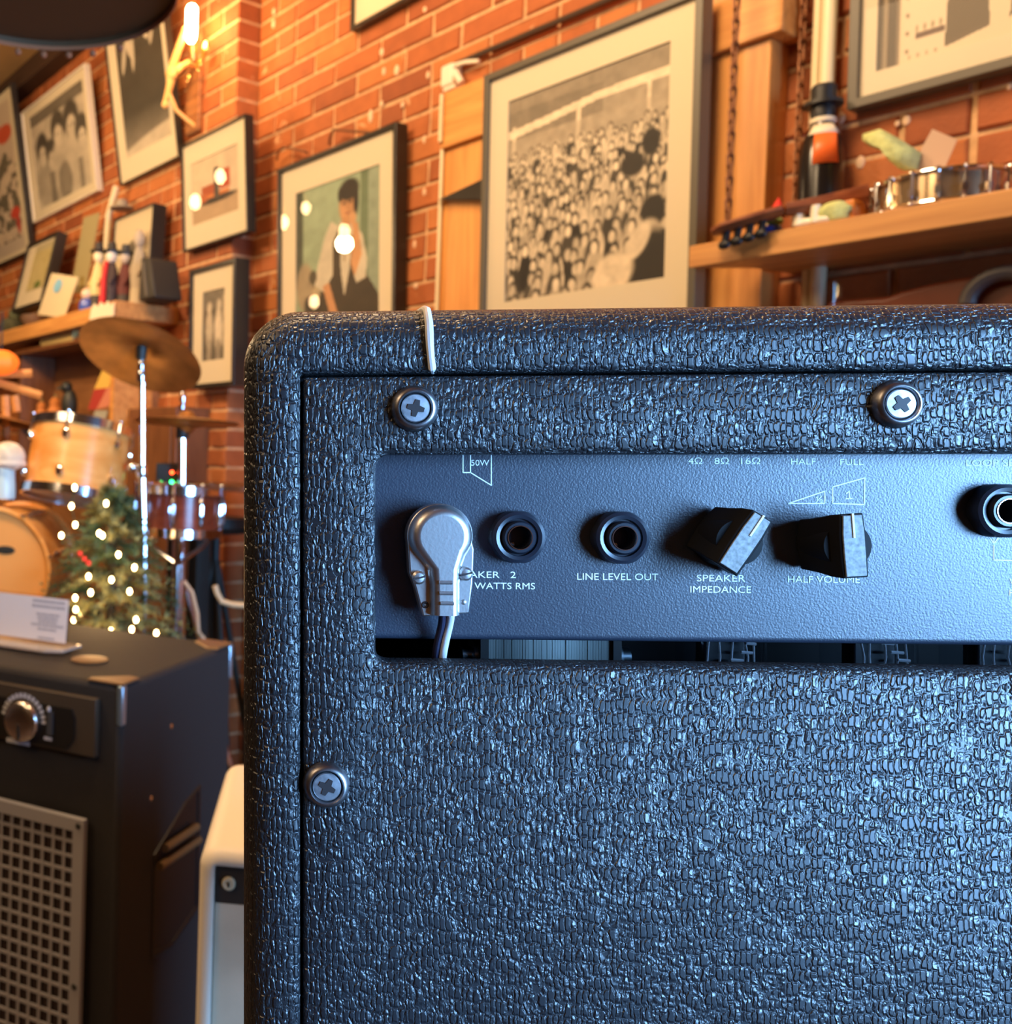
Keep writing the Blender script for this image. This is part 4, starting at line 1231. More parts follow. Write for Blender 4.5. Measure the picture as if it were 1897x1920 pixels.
cv = g.build('cover', M_NICKEL, plug, smooth=60)
for (xa, ya) in ((833, 1092), (834, 1112), (836, 1131)):
    x, z = PL(xa, ya, PHT + .003)
    g = G(); g.tube([(x - .0020, -PHT - .0036, z), (x + .0024, -PHT - .0036, z)], .0007, 8); g.build('rib', M_NICKEL, plug)
for (xa, ya) in ((785, 1083), (873, 1076)):
    x, z = PL(xa, ya, PHT + .001)
    g = G(); g.lathe([(.0023, 0), (.0023, -.0012), (.0016, -.0019), (.0001, -.0021)], 20, ax='y', M=T(x, -PHT, z))
    sc_ = g.build('clamp_screw', M_NICKEL, plug)
    g = G(); g.box(x - .0021, x + .0021, -PHT - .00225, -PHT - .0012, z - .00028, z + .00028, M=T(x, 0, z, ry=-.25) @ T(-x, 0, -z)); g.build('slot', M_SCREWD, sc_, smooth=0)
x, z = PL(797, 1134, PHT); g = G(); g.lathe([(.0012, -.0002), (.0009, -.0003), (.0001, .0001)], 16, ax='y', M=T(x, -PHT, z)); g.build('rivet_hole', M_SCREWD, plug)
x, z = PL(869, 1129, PHT); g = G(); g.ball((x, -PHT, z), .0009, .0004, .0009); g.build('rivet', M_NICKEL, plug)
def wire(pl, m, nm, dy0, dy1, r=.00135):
    g = G(); n = len(pl); pts = []
    for i, (a, b) in enumerate(pl):
        dy = dy0 + (dy1 - dy0) * i / (n - 1)
        x, z = PL(a, b, dy); pts.append((x, -dy, z))
    # smooth the path
    for _ in range(2):
        q = [pts[0]]
        for a, b in zip(pts[:-1], pts[1:]):
            q += [tuple(.75 * u_ + .25 * v_ for u_, v_ in zip(a, b)), tuple(.25 * u_ + .75 * v_ for u_, v_ in zip(a, b))]
        pts = q + [pts[-1]]
    g.tube(pts, r, 12); g.build(nm, m, plug)
wire([(845, 1146), (844, 1165), (834, 1205), (829, 1235), (828, 1262), (826, 1300)], M_WIREW, 'white_wire', .0105, -.006)
wire([(830, 1146), (829, 1170), (820, 1205), (816, 1235), (815, 1262), (813, 1300)], M_WIREB, 'dark_wire', .0095, -.007)

# white string looped over the top edge
pts = []
def S(px, py, dy):
    x, z = A(px, py, dy); return (x, dy, z)
zt = AH
x_ = A(805, 600, .003)[0]
pts = [S(811, 697, .004), S(810, 690, -.0008), S(808, 672, -.0009), S(806, 650, -.0009), S(805, 628, -.0007), S(804, 606, .0006), (A(803, 590, .003)[0], .0055, zt - .0012), (x_, .012, zt + .0004), (x_ - .001, .03, zt + .0009), (x_ - .002, .06, zt + .0008)]
g = G(); g.tube(pts, [.0009, .0013, .0012, .0013, .0014, .0014, .0013, .0013, .0012, .0012], 10)
o = g.build('tag_string', M_WHITEPL, M=AM)
tag(o, 'white plastic string looped over the top edge of the amplifier above the plug', 'string')

# stand under the amp
foot = []
for x in (.05, AW - .05):
    for y in (.03, ADEP - .03):
        g = G(); g.lathe([(.0001, 0), (.016, 0), (.018, -.018), (.0001, -.018)], 16, M=T(x, y, 0.0)); g.build('rubber_foot', M_BLACKPL, amp)
zst = min((AM @ Vector((x, y, -.018))).z for x in (.05, AW - .05) for y in (.03, ADEP - .03)) - 0.001
c = AM @ Vector((AW / 2, ADEP / 2, 0))
st = thing('amplifier_stand', Matrix.Translation((c.x, c.y, 0)) @ T(rz=-psi), 'black table under the guitar amplifier, below the view', 'table')
g = G(); g.box(-.36, .34, -.16, .18, zst - .025, zst); g.build('table_top', M_BLACKCAB, st, bev=.003)
for x in (-.33, .31):
    for y in (-.14, .15):
        g = G(); g.box(x - .02, x + .02, y - .02, y + .02, 0, zst - .025); g.build('leg', M_BLACKCAB, st, smooth=0)

# ================================================================== far left: shelf, lamp, drums, tree, cabinets
def up(px, y):  # metres per photo pixel at depth y
    return y / FPX

# ---------------- left shelf
s1L, hL = sh(338, 577, LEFT)
DL = 0.27
sF = sh(214, 573, LEFT + DL)[0]
s0L = sh(-140, 600, LEFT)[0]
Ml = wmat(s0L, hL, LEFT)
Lx = (s1L + sF) / 2 - s0L
g = G(); g.box(0, Lx, -DL, -.001, -.062, 0)
tag(g.build('wall_shelf', M_SHELF, M=Ml, bev=.003), 'plank shelf on the far brick wall, crowded with figurines and cards', 'shelf')
def onL(px, off):
    lo, hi = -12.0, 2.0
    for _ in range(50):
        m = (lo + hi) / 2
        a = ES * m + W0 + EN * (LEFT + off) + ZUP * hL
        r = proj(a)
        if r is None or r[0] > px: hi = m
        else: lo = m
    return ES * m + W0 + EN * (LEFT + off) + ZUP * hL
RZ = math.atan2(ES.y, ES.x)
def leanpic(quad, oq, lean, off, *a, **k):
    return picture(*quad, lean, *oq, *a, off=off, **k)
leanpic(((52, 457), (112, 432), (74, 566), (18, 592)), ((64, 462), (104, 446), (76, 535), (42, 550)), -13, LEFT + .15, paint_landscape,
        'dark framed yellowish picture leaning back on the plank shelf beside the dark toy', fw=.02, fd=.05, res=40)
leanpic(((210, 408), (286, 386), (276, 560), (205, 577)), ((214, 412), (282, 392), (273, 555), (209, 572)), -3, LEFT + .05, paint_hat,
        'black framed picture of a person in dark hat, standing behind the shelf figurines', fw=.006, fd=.06, res=50)
M_OLIVE = mat('olive_card', (0.30, 0.25, 0.12), 0.8)
M_CREAMC = mat('cream_card', (0.62, 0.52, 0.34), 0.8)
quadcard(wp([(133, 548), (160, 552), (188, 398), (158, 408)], LEFT + .10), .003, 'card', M_OLIVE, 'tall blank olive card leaning on the brick between two framed pictures', 'card')
c1 = quadcard(wp([(72, 590), (122, 596), (148, 520), (98, 512)], LEFT + .22), .003, 'card', M_CREAMC, 'cream card with a blue patch leaning at the front of the plank shelf', 'card')
q = wp([(96, 546), (112, 550), (120, 527), (104, 522)], LEFT + .226)
g = G(); cc = sum(q, Vector()) / 4
dx = (q[1] - q[0]).normalized(); dz = (q[3] - q[0]).normalized(); nn = dx.cross(dz).normalized()
g.add([tuple(cc + nn * .001 * sgn + dx * .036 * math.cos(a) + dz * .034 * math.sin(a)) for sgn in (-1, 1) for a in [2 * PI * i / 14 for i in range(14)]],
      [tuple(range(14)), tuple(reversed(range(14, 28)))] + [(i, (i + 1) % 14, (i + 1) % 14 + 14, i + 14) for i in range(14)])
o = g.build('blue_patch', mat('sky_blue_paint', (0.20, 0.45, 0.66), 0.7), smooth=0); o.parent = c1
# cream roll standing behind, pale hat
a = wallp(204, 402, LEFT + .08); b = wallp(218, 350, LEFT + .06)
g = G(); g.tube([onL(190, .08) + ZUP * .002, a, b], .014, 12)
tag(g.build('paper_roll', M_CREAMC), 'long cream paper roll standing upright behind the figurines', 'roll')
a = wallp(228, 392, LEFT + .05)
g = G(); g.lathe([(.0001, 0), (.05, 0), (.05, .006), (.026, .008), (.024, .035), (.0001, .038)], 20)
o = g.build('felt_hat', mat('grey_felt_hat', (0.30, 0.25, 0.18), 0.9), M=Matrix.Translation(a))
tag(o, 'small grey felt hat resting on top of the framed picture with the hatted person', 'hat')

def doll(px, off, H, label, coat, hat=None, head=(0.80, 0.66, 0.42), r=.031, scarf=None, base=(0.03, .02, .02)):
    p = onL(px, off); t = thing('figurine', Matrix.Translation(p) @ T(rz=RZ), label, 'figurine')
    g = G(); g.lathe([(.0001, 0), (r * 1.1, 0), (r * 1.0, H * .22), (.0001, H * .22)], 16); g.build('legs', mat('doll_legs', base, .6), t)
    g = G(); g.lathe([(r * .95, H * .21), (r * 1.05, H * .35), (r * .72, H * .60), (r * .45, H * .70), (.0001, H * .71)], 16); g.build('coat', mat('doll_coat', coat, .7), t)
    g = G(); g.ball((0, 0, H * .80), r * .72, r * .72, H * .11, 14, 10); g.build('head', mat('doll_head', head, .6), t)
    for sx in (-1, 1):
        g = G(); g.tube([(sx * r * .6, 0, H * .64), (sx * r * 1.25, -r * .3, H * .48), (sx * r * 1.2, -r * .8, H * .36)], [r * .26, r * .24, r * .18], 8); g.build('arm', mat('doll_sleeve', coat, .7), t)
    if hat:
        g = G(); g.lathe([(r * 1.1, H * .86), (r * 1.15, H * .88), (r * .62, H * .90), (r * .5, H * 1.0), (.0001, H * 1.01)], 16); g.build('hat', mat('doll_hat', hat, .6), t)
    if scarf:
        g = G(); g.tube([(r * .1, -r * .8, H * .70), (r * .2, -r * 1.15, H * .45), (r * .2, -r * 1.3, H * .06)], [r * .3, r * .36, r * .42], 8); g.build('scarf', mat('doll_scarf', scarf, .6), t)
    return t
doll(183, .20, .27, 'tall figurine with black hat, cream head and yellow coat on the plank shelf', (0.62, 0.50, 0.24), (0.02, .015, .012))
doll(207, .18, .26, 'figurine in a dark coat with a long bright red scarf on the plank shelf', (0.05, .03, .03), (0.02, .015, .012), (0.75, .68, .58), scarf=(0.60, 0.01, 0.01))
doll(233, .14, .25, 'short dark red coated figurine between the red scarf one and the grey one', (0.10, .02, .02), (0.03, .03, .03), (0.5, .42, .35))
doll(258, .12, .33, 'tallest grey figurine with a pale round head, right of the others on the shelf', (0.34, .29, .22), None, (0.42, .35, .27), base=(.40, .34, .24))
# glittery bottle and blue-white figurine
p = onL(152, .17); t = thing('glass_ornament', Matrix.Translation(p), 'clear glittering glass ornament left of the black hatted figurine', 'ornament')
g = G(); g.lathe([(.0001, 0), (.024, 0), (.028, .05), (.016, .10), (.008, .13), (.010, .17), (.0001, .175)], 12); g.build('body', glass_mat('glitter_glass', 1.6, .08, (.9, .85, .7)), t, smooth=0)
p = onL(163, .23); t = thing('ceramic_figure', Matrix.Translation(p), 'small blue and white ceramic figure at the front edge of the plank shelf', 'figurine')
g = G(); g.lathe([(.0001, 0), (.030, 0), (.034, .02), (.026, .045), (.0001, .05)], 16); g.build('body', mat('cobalt_glaze', (.04, .09, .42), .2), t)
g = G(); g.ball((0, 0, .068), .026, nu=12, nv=8); g.build('head', mat('peach_glaze', (.7, .48, .34), .2), t)
# dark sloped box
p = onL(293, .13)
t = thing('black_case', Matrix.Translation(p) @ T(rz=RZ), 'small black slope sided instrument case at the right end of the plank shelf', 'case')
g = G(); g.prism([(-.03, 0), (.09, 0), (.045, .15), (-.02, .16)], -.06, .06); g.build('body', mat('black_leather', (0.018, .014, .011), .6), t, bev=.008)
g = G(); g.prism([(.03, .012), (.042, .012), (.008, .14), (-.004, .14)], -.064, -.060); g.build('strap', mat('grey_strap', (0.12, .10, .08), .6), t)
# paper lace at the corner
pts = [(168, 600), (214, 592), (215, 566), (208, 572), (203, 564), (196, 573), (190, 566), (184, 575), (178, 569), (172, 578)]
q = wp(pts, LEFT + DL + .008)
quadcard(q, .002, 'paper_doily', mat('white_lace_paper', (.78, .66, .50), .8), 'white scalloped paper doily hanging over the corner of the plank shelf', 'doily')
# dark toy, purple ball, brown bowl
p = onL(22, .18); t = thing('dark_toy', Matrix.Translation(p), 'dark green lumpy toy at the left end of the plank shelf', 'toy')
g = G(); g.ball((0, 0, .045), .06, .05, .045, 12, 8); g.build('body', mat('dark_green_fur', (.05, .05, .025), .9, noise=30, namp=.6), t)
g = G(); g.ball((.02, -.02, .10), .035, .03, .03, 12, 8); g.build('head', mat('dark_green_fur_head', (.10, .11, .05), .9), t)
p = onL(4, .10); g = G(); g.ball((0, 0, .05), .05, nu=16, nv=10); tag(g.build('ball', mat('purple_glass', (.08, .01, .05), .2), M=Matrix.Translation(p)), 'deep purple ball behind the dark toy', 'ball')
p = onL(64, .20); g = G(); g.lathe([(.0001, 0), (.035, 0), (.06, .035), (.062, .055), (.055, .055), (.03, .012), (.0001, .010)], 20)
tag(g.build('bowl', mat('brown_clay', (.14, .075, .04), .6), M=Matrix.Translation(p)), 'brown clay bowl at the foot of the leaning yellowish picture', 'bowl')

# ---------------- wall lamp
M_BRASS = mat('brass', (0.95, 0.60, 0.22), 0.25, 1.0)
M_OAK = mat('light_wood_arm', (0.85, 0.50, 0.18), 0.35)
bc = wallp(370, 150, LEFT)
lampT = thing('wall_lamp', wmat(bc.dot(ES), bc.z, LEFT), 'jointed wooden arm wall lamp with a glowing tube bulb on the brick corner', 'lamp')
ML_ = lampT.matrix_world.inverted()
def lp(px, py, off): return ML_ @ wallp(px, py, LEFT + off)
g = G(); g.box(-.045, .045, -.02, -.001, -.20, .17); g.build('back_board', wood('dark_oak_board', (.20, .08, .03), (.42, .18, .06)), lampT, bev=.003)
g = G(); g.tube([lp(366, 128, .0), lp(352, 118, .07), lp(340, 124, .10)], .010, 10); g.build('bracket', M_OAK, lampT)
g = G(); g.tube([lp(348, 52, .12), lp(322, 128, .12)], [.011, .015], 10); g.build('upper_arm', M_OAK, lampT)
g = G(); g.ball(lp(322, 138, .12), .030, .020, .026, 12, 8); g.build('joint', M_OAK, lampT)
g = G(); g.tube([lp(322, 142, .12), lp(316, 170, .12), lp(309, 196, .12)], [.016, .012, .010], 10); g.build('lower_arm', M_OAK, lampT)
g = G(); g.ball(lp(310, 196, .12), .014, nu=12, nv=8); g.build('end_knob', M_OAK, lampT)
g = G(); g.tube([lp(318, 176, .12), lp(330, 206, .09), lp(352, 226, .04), lp(368, 238, .01)], .007, 8); g.build('cord', M_OAK, lampT)
g = G(); g.tube([lp(340, 124, .10), lp(330, 134, .12)], .013, 8); g.build('cross_arm', M_OAK, lampT)
for (x, y, r) in ((384, 92, .024), (372, 122, .018), (352, 146, .012)):
    g = G(); g.ball(lp(x, y, .05), r, r * .5, r * 1.3, 12, 8); g.build('knuckle', M_BRASS, lampT)
g = G(); g.tube([lp(362, 112, .09), lp(361, 82, .10)], [.009, .013], 12); g.build('socket', M_BRASS, lampT)
tb = lp(359, 44, .105)
M_BULB = mat('glowing_bulb', (1, .8, .5), .3, emit=60, ecol=(1.0, .62, .28))
g = G(); g.lathe([(.0001, -.068), (.010, -.066), (.017, -.055), (.020, -.035), (.020, .050), (.014, .062), (.0001, .066)], 16, M=Matrix.Translation(tb)); g.build('bulb', M_BULB, lampT)
point('wall_lamp_light', wallp(352, 44, LEFT + .19), 5, (1, .50, .18), .03)

# ---------------- dark pendant shade, top left
M_SHADE = mat('dark_shade', (0.10, 0.045, 0.012), 0.75)
M_COPPER = mat('copper_trim', (0.42, 0.14, 0.06), 0.8, 0, spec=.2)
yS = 1.45
cS = at(62, -32, yS); cS.z = EYE + (cS.z - EYE)
RS = 270 * up(0, yS)
t = thing('pendant_shade', Matrix.Translation(cS), 'large dark shallow pendant shade with a copper rim, seen from below at the top left', 'lamp shade')
g = G(); g.lathe([(RS, 0), (RS * .93, .07), (RS * .7, .14), (RS * .3, .19), (.03, .21), (.028, .20), (RS * .3, .18), (RS * .69, .13), (RS * .91, .06), (RS * .985, 0)], 56); g.build('shade', M_SHADE, t)
g = G(); g.lathe([(RS * .0002, .012), (RS * .985, .012), (RS * .985, .008), (RS * .0002, .008)], 48); g.build('diffuser', M_SHADE, t)
g = G(); g.lathe([(RS * 1.002, .003), (RS * 1.003, -.005), (RS * .994, -.006), (RS * .986, .001)], 64); g.build('rim', M_COPPER, t)
for a in (1.0, 1.25, 1.45, 1.65, 1.85, 2.1, 2.35, 2.6):
    g = G(); g.ball((RS * 1.0 * math.cos(a), RS * 1.0 * math.sin(a), -.014), .006, nu=10, nv=6); g.build('stud', M_COPPER, t)
g = G(); g.tube([(0, 0, .20), (0, 0, CEIL_Z - cS.z - .001)], .006, 8); g.build('cord', M_SHADE, t)

# added unseen uplight bowl above the view: lights the upper wall, its rim cuts off the light below
bp_ = Vector((-0.50, 1.72, 2.37))
t = thing('added_uplight_bowl', Matrix.Translation(bp_), 'opaque bowl uplight added above the view to cut light off the lower wall', 'lamp')
g = G(); g.lathe([(.0001, -.10), (.12, -.07), (.16, -.02), (.16, 0), (.155, 0), (.115, -.06), (.0001, -.09)], 32); g.build('bowl', M_SHADE, t)
g = G(); g.tube([(0, 0, -.09), (0, 0, CEIL_Z - bp_.z - .001)], .006, 8); g.build('rod', M_SHADE, t)
point('added_uplight_bulb', bp_ + Vector((0.02, 0, -.010)), 75, (1, .55, .20), .02)  # added light in the unseen bowl, brightens the upper bricks

# hanging bare bulbs in the room, off to the left: they show as reflections in the picture glass
M_BULB2 = mat('glowing_globe', (1, .8, .5), .3, emit=45, ecol=(1.0, .66, .32))
def mirror_spot(px, py, dist, off=0.04, lean=2.0):
    L = math.radians(lean); nr = EN * math.cos(L) - ZUP * math.sin(L)
    p = wallp(px, py, off); d = (p - CAM).normalized(); r = d - nr * 2 * d.dot(nr)
    return p + r * dist
for i, (px, py, dist, lab) in enumerate(((648, 434, 1.7, 'bare filament bulb hanging nearest the seated man picture'), (578, 391, 2.3, 'bare filament bulb hanging higher among the hanging bulbs'),
                                 (536, 418, 1.5, 'bare filament bulb hanging between two others left of the view'), (588, 566, 2.0, 'bare filament bulb hanging lowest left of the view'),
                                 (411, 331, 1.9, 'bare filament bulb hanging highest left of the view'), (362, 378, 1.6, 'bare filament bulb hanging far left of the view'))):
    p = mirror_spot(px, py, dist, 0.05 + (LEFT if px < 480 else 0), 3.5 if px < 480 else 2.0)
    t = thing('hanging_bulb', Matrix.Translation(p), lab, 'bulb', 'bare bulbs hanging in the room')
    r = .026 if i < 4 else .03
    g = G(); g.ball((0, 0, 0), r, r, r * 1.35, 14, 10); g.build('globe', M_BULB2, t)
    g = G(); g.lathe([(.014, r * 1.25), (.015, r * 1.25 + .04), (.0001, r * 1.25 + .042)], 12); g.build('socket', M_BRASS, t)
    g = G(); g.tube([(0, 0, r * 1.25 + .04), (0, 0, CEIL_Z - p.z - .001)], .003, 6); g.build('cord', M_SHADE, t)

point('hanging_bulb_fill', mirror_spot(648, 434, 1.7, .05) + Vector((0, 0, -.06)), 36, (1, .66, .34), .04)  # extra fill at the nearest bulb, added to lift the bricks under the shelf

# ---------------- cupboard wall under the plank shelf
M_CUP = wood('tan_cupboard', (0.24, 0.10, 0.035), (0.36, 0.16, 0.06), axis=(.8, 6, 6))
M_CUPD = wood('brown_cupboard', (0.14, 0.05, 0.018), (0.22, 0.085, 0.03), axis=(6, 6, .8))
sa, ha = sh(36, 668, LEFT + .20); sb_, hb_ = sh(214, 700, LEFT + .20); sz_ = sh(-150, 668, LEFT + .2)[0]
_, hbase = sh(120, 792, LEFT + .12)
t = thing('wall_cupboard', wmat(sa, 0, LEFT), 'tan open wooden cupboard under the plank shelf behind the drums', 'cupboard')
Wc = sb_ - sa
g = G(); g.box(0, Wc, -.03, -.001, .001, ha); g.build('back', M_CUP, t, smooth=0)
g = G(); g.box(Wc - .03, Wc, -.20, -.031, .001, ha - .06); g.build('side', M_PINE, t, smooth=0)
g = G(); g.box(0, .03, -.20, -.031, .001, ha); g.build('side', M_CUPD, t, smooth=0)
g = G(); g.box(.031, Wc - .031, -.20, -.031, hbase - .03, hbase); g.build('shelf_board', M_CUPD, t, smooth=0)
g = G(); g.box(-.02, Wc + .0, -.22, -.001, ha + .001, ha + .022); g.build('top', M_CUPD, t, smooth=0)
# second, darker cupboard between the cymbal stand and the lit bricks
sa2 = sa + Wc + .012; sb2 = sh(366, 800, LEFT + .06)[0]; _, ht2 = sh(350, 752, LEFT + .10)
g = G(); g.box(0, sb2 - sa2, -.14, -.001, .001, ht2 - .02)
t = thing('tall_cupboard', wmat(sa2, 0, LEFT), 'dark brown tall cupboard behind the cymbal stands, left of the lit bricks', 'cupboard'); g.build('carcass', M_CUPD, t, smooth=0, bev=.003)
for x0_ in (.02, (sb2 - sa2) / 2 + .005):
    g = G(); g.box(x0_, x0_ + (sb2 - sa2) / 2 - .025, -.152, -.141, .05, ht2 - .06); o = g.build('door', M_CUPD, t, bev=.002)
    g = G(); g.ball((x0_ + .05, -.158, ht2 - .5), .009, nu=10, nv=6); g.build('knob', M_CHROME, o)
# pieces leaning in the first cupboard
koff = 0
for pl, m_, nm, lab in (
    ([(178, 730), (206, 727), (211, 706), (193, 695)], mat('yellow_card', (.75, .48, .10), .8), 'card', 'yellow card at the top of the stack leaning in the tan cupboard'),
    ([(166, 768), (184, 768), (204, 727), (178, 730)], mat('crimson_card', (.42, .04, .03), .8), 'card', 'narrow crimson card under the yellow card in the tan cupboard'),
    ([(182, 768), (206, 762), (211, 726), (203, 727)], mat('salmon_card', (.62, .22, .14), .8), 'card', 'salmon pink card right of the crimson card'),
    ([(172, 794), (196, 796), (204, 770), (180, 770)], mat('slate_card', (.38, .38, .34), .8), 'card', 'pale grey card at the bottom of the leaning stack')):
    koff += .007; o = quadcard(wp(pl, LEFT + .13 + koff), .004, nm, m_, lab, 'card'); o['group'] = 'cards leaning in the tan cupboard'
M_GOURD = mat('orange_gourd', (.62, .22, .06), .5)
def oncup(px, off=.12):
    p = wallp(px, 780, LEFT + off); p.z = hbase; return p
for px, r, lab in ((77, .040, 'left one of two orange gourds in the tan cupboard'), (102, .046, 'right one of two orange gourds in the tan cupboard')):
    p = oncup(px); t = thing('gourd', Matrix.Translation(p), lab, 'gourd')
    g = G(); g.lathe([(.0001, 0), (r * .8, .008), (r, r * .6), (r * .75, r * 1.2), (r * .5, r * 1.6), (r * .55, r * 2.1), (r * .2, r * 2.5), (.0001, r * 2.5)], 16); g.build('body', M_GOURD, t)
    g = G(); g.tube([(0, 0, r * 2.45), (.004, 0, r * 2.8)], .005, 6); g.build('stem', M_OLIVE, t)
p = oncup(130, .16); t = thing('black_figurine', Matrix.Translation(p), 'black bird shaped figurine beside the orange gourds', 'figurine')
M_JET = mat('jet', (.02, .02, .015), .5)
g = G(); g.ball((0, 0, .07), .035, .03, .07, 12, 8); g.build('body', M_JET, t)
g = G(); g.ball((-.015, 0, .145), .026, nu=12, nv=8); g.tube([(-.03, 0, .145), (-.062, 0, .135)], [.010, .002], 8); g.build('head', M_JET, t)
# yellow tube standing in for the lit patch under the plank shelf
a_, b_ = wallp(86, 642, LEFT + .20), wallp(146, 631, LEFT + .20)
g = G(); g.tube([a_, b_], .028, 14); tag(g.build('lit_patch', mat('lit_patch_yellow', (.70, .50, .18), .8)), 'yellow tube imitating a patch of light under the plank shelf', 'lit patch')
# orange paper lantern at the far left
p = at(2, 680, 2.95); t = thing('paper_lantern', Matrix.Translation(p), 'bright orange ribbed paper lantern at the far left under the plank shelf', 'lantern')
L_ = []
for j in range(9):
    ph = -PI / 2 + PI * j / 8; L_.append([(.058 * max(math.cos(ph), .02) * (1 - .10 * abs(math.sin(4 * a))) * math.cos(a), .058 * max(math.cos(ph), .02) * (1 - .10 * abs(math.sin(4 * a))) * math.sin(a), .040 * math.sin(ph)) for a in [2 * PI * i / 32 for i in range(32)]])
g = G(); g.loops(L_, cap0=True, cap1=True); g.build('body', mat('orange_lantern_paper', (.9, .20, .02), .6, emit=.8, ecol=(1, .16, .01)), t)
g = G(); g.tube([(0, 0, .035), (0, 0, .16)], .003, 6); g.build('cord', M_JET, t)
# console ledge right of the stands
sa3 = sh(345, 905, LEFT + .30)[0]; _, h3 = sh(420, 908, LEFT + .30)
t = thing('console_table', wmat(sa3, 0, LEFT), 'dark console table along the bricks just left of the amplifier', 'table')
g = G(); g.box(0, .9, -.30, -.002, h3 - .02, h3); g.build('table_top', M_PINED, t, bev=.002)
for x in (.02, .83):
    for y in (-.29, -.06):
        g = G(); g.box(x, x + .05, y, y + .05, .001, h3 - .02); g.build('leg', M_JET, t, smooth=0)
g = G(); g.box(.075, .82, -.28, -.04, .25, .27); g.build('lower_shelf', M_PINED, t, smooth=0)

# ---------------- drum kit
M_MAPLE = wood('amber_maple_shell', (0.68, 0.27, 0.055), (0.85, 0.42, 0.12), scale=3, rough=.22)
M_MAROON = wood('dark_cherry_shell', (0.13, 0.025, 0.012), (0.24, 0.05, 0.02), scale=3, rough=.2)
M_CYM = mat('bronze_cymbal', (0.44, 0.22, 0.07), 0.42, 0.85, noise=14, namp=.3, stretch=(1, 1, 1))
M_HEADC = mat('coated_drum_head', (0.75, 0.72, 0.64), .5)
def drum(name, M, R, H, shell, label, nl, lugm=M_CHROME, head=M_HEADC, hoopm=M_CHROME, lug2=True):
    t = thing(name, M, label, 'drum', 'drums of the kit')
    g = G(); g.lathe([(R * .97, 0), (R, .004), (R, H - .004), (R * .97, H)], 48); g.build('shell', shell, t)
    for z in (0, H):
        g = G(); g.lathe([(R * 1.01, z - .012), (R * 1.05, z - .012), (R * 1.05, z + .012), (R * 1.0, z + .014), (R * .985, z + .004)], 48); g.build('hoop', hoopm, t)
    for z in (.002, H - .002):
        g = G(); g.lathe([(.0001, z), (R * .99, z), (R * .99, z + .002), (.0001, z + .002)], 40); g.build('drum_head', head, t)
    me = None
    for i in range(nl):
        a = 2 * PI * (i + .3) / nl
        for z in ((H * .24, H * .78) if lug2 else (H * .5,)):
            if me is None:
                g = G(); g.ball((0, 0, 0), .010, .011, .017 if lug2 else H * .36, 10, 8); o = g.build('lug', lugm, t); me = o.data
            else:
                o = bpy.data.objects.new('lug', me); COL.objects.link(o); o.parent = t
            o.matrix_local = T((R + .006) * math.cos(a), (R + .006) * math.sin(a), z, rz=a)
    me = None
    for i in range(nl):
        a = 2 * PI * (i + .3) / nl
        if me is None:
            g = G(); g.tube([(0, 0, -.10 * 0 + .0), (0, 0, .05)], .0035, 6); g.ball((0, 0, .052), .0055, nu=8, nv=6); o = g.build('tension_rod', M_CHROME, t); me = o.data
        else:
            o = bpy.data.objects.new('tension_rod', me); COL.objects.link(o); o.parent = t
        o.matrix_local = T((R * 1.065) * math.cos(a), (R * 1.065) * math.sin(a), H - .035)
    return t
# rack tom
yT = 2.62; cT = at(146, 868, yT); uT = up(0, yT)
Mt = Matrix.Translation(cT) @ T(ry=math.radians(7), rx=math.radians(-11)) @ T(z=-.5 * 128 * uT)
drum('rack_tom', Mt, 92 * uT, 128 * uT, M_MAPLE, 'amber maple rack tom of the drum kit, above the little Christmas tree', 6, hoopm=M_CHROME)
# bass drum
yBd = 2.45; cB = at(-18, 1066, yBd); uB = up(0, yBd)
d_ = Vector((-.10, -1, .0)).normalized()
Rb = 112 * uB; Hb = .30
Mb2 = align(cB - d_ * Hb, d_)
bd = drum('bass_drum', Mb2, Rb, Hb, M_MAPLE, 'bass drum with an amber front head, cut by the left edge', 8, head=mat('amber_front_head', (.74, .33, .09), .35), hoopm=M_MAPLE, lug2=False)
g = G(); g.lathe([(.0001, Hb + .004), (.020, Hb + .003), (.022, Hb + .001)], 20, M=T((28) * uB, 36 * uB, 0) @ Matrix.Diagonal((1.2, .5, 1, 1))); g.build('badge', M_JET, bd)
for sx in (-1, 1):
    g = G(); pa = Vector((sx * Rb * .8, -Rb * .5, Hb * .5)); wz = (Mb2 @ pa).z
    q = Mb2.inverted() @ Vector(((Mb2 @ pa).x + sx * .12, (Mb2 @ pa).y, .012))
    g.tube([pa, q], .007, 8); g.build('spur', M_CHROME, bd)
# snare drum
yS2 = 2.75; cN = at(334, 995, yS2); uN = up(0, yS2)
sn = drum('snare_drum', Matrix.Translation(cN) @ T(ry=.02), 80 * uN, 78 * uN, M_MAROON, 'dark cherry snare drum with chrome tubes between the two cymbal stands', 10, lug2=False)
# snare stand
g0 = thing('snare_stand', Matrix.Translation((cN.x, cN.y, 0)), 'chrome basket stand under the dark cherry snare drum', 'drum stand')
g = G(); g.tube([(0, 0, .25), (0, 0, cN.z - .09)], .011, 10); g.build('column', M_CHROME, g0)
for k in range(3):
    a = k * 2 * PI / 3 + .6; c, s = math.cos(a), math.sin(a)
    g = G(); g.tube([(0, 0, cN.z - .10), (.09 * c, .09 * s, cN.z - .05), (.115 * c, .115 * s, cN.z - .022)], .007, 8); g.build('basket_arm', M_CHROME, g0)
    g = G(); g.tube([(0, 0, .45), (.22 * c, .22 * s, .012)], .008, 8); g.build('leg', M_CHROME, g0)
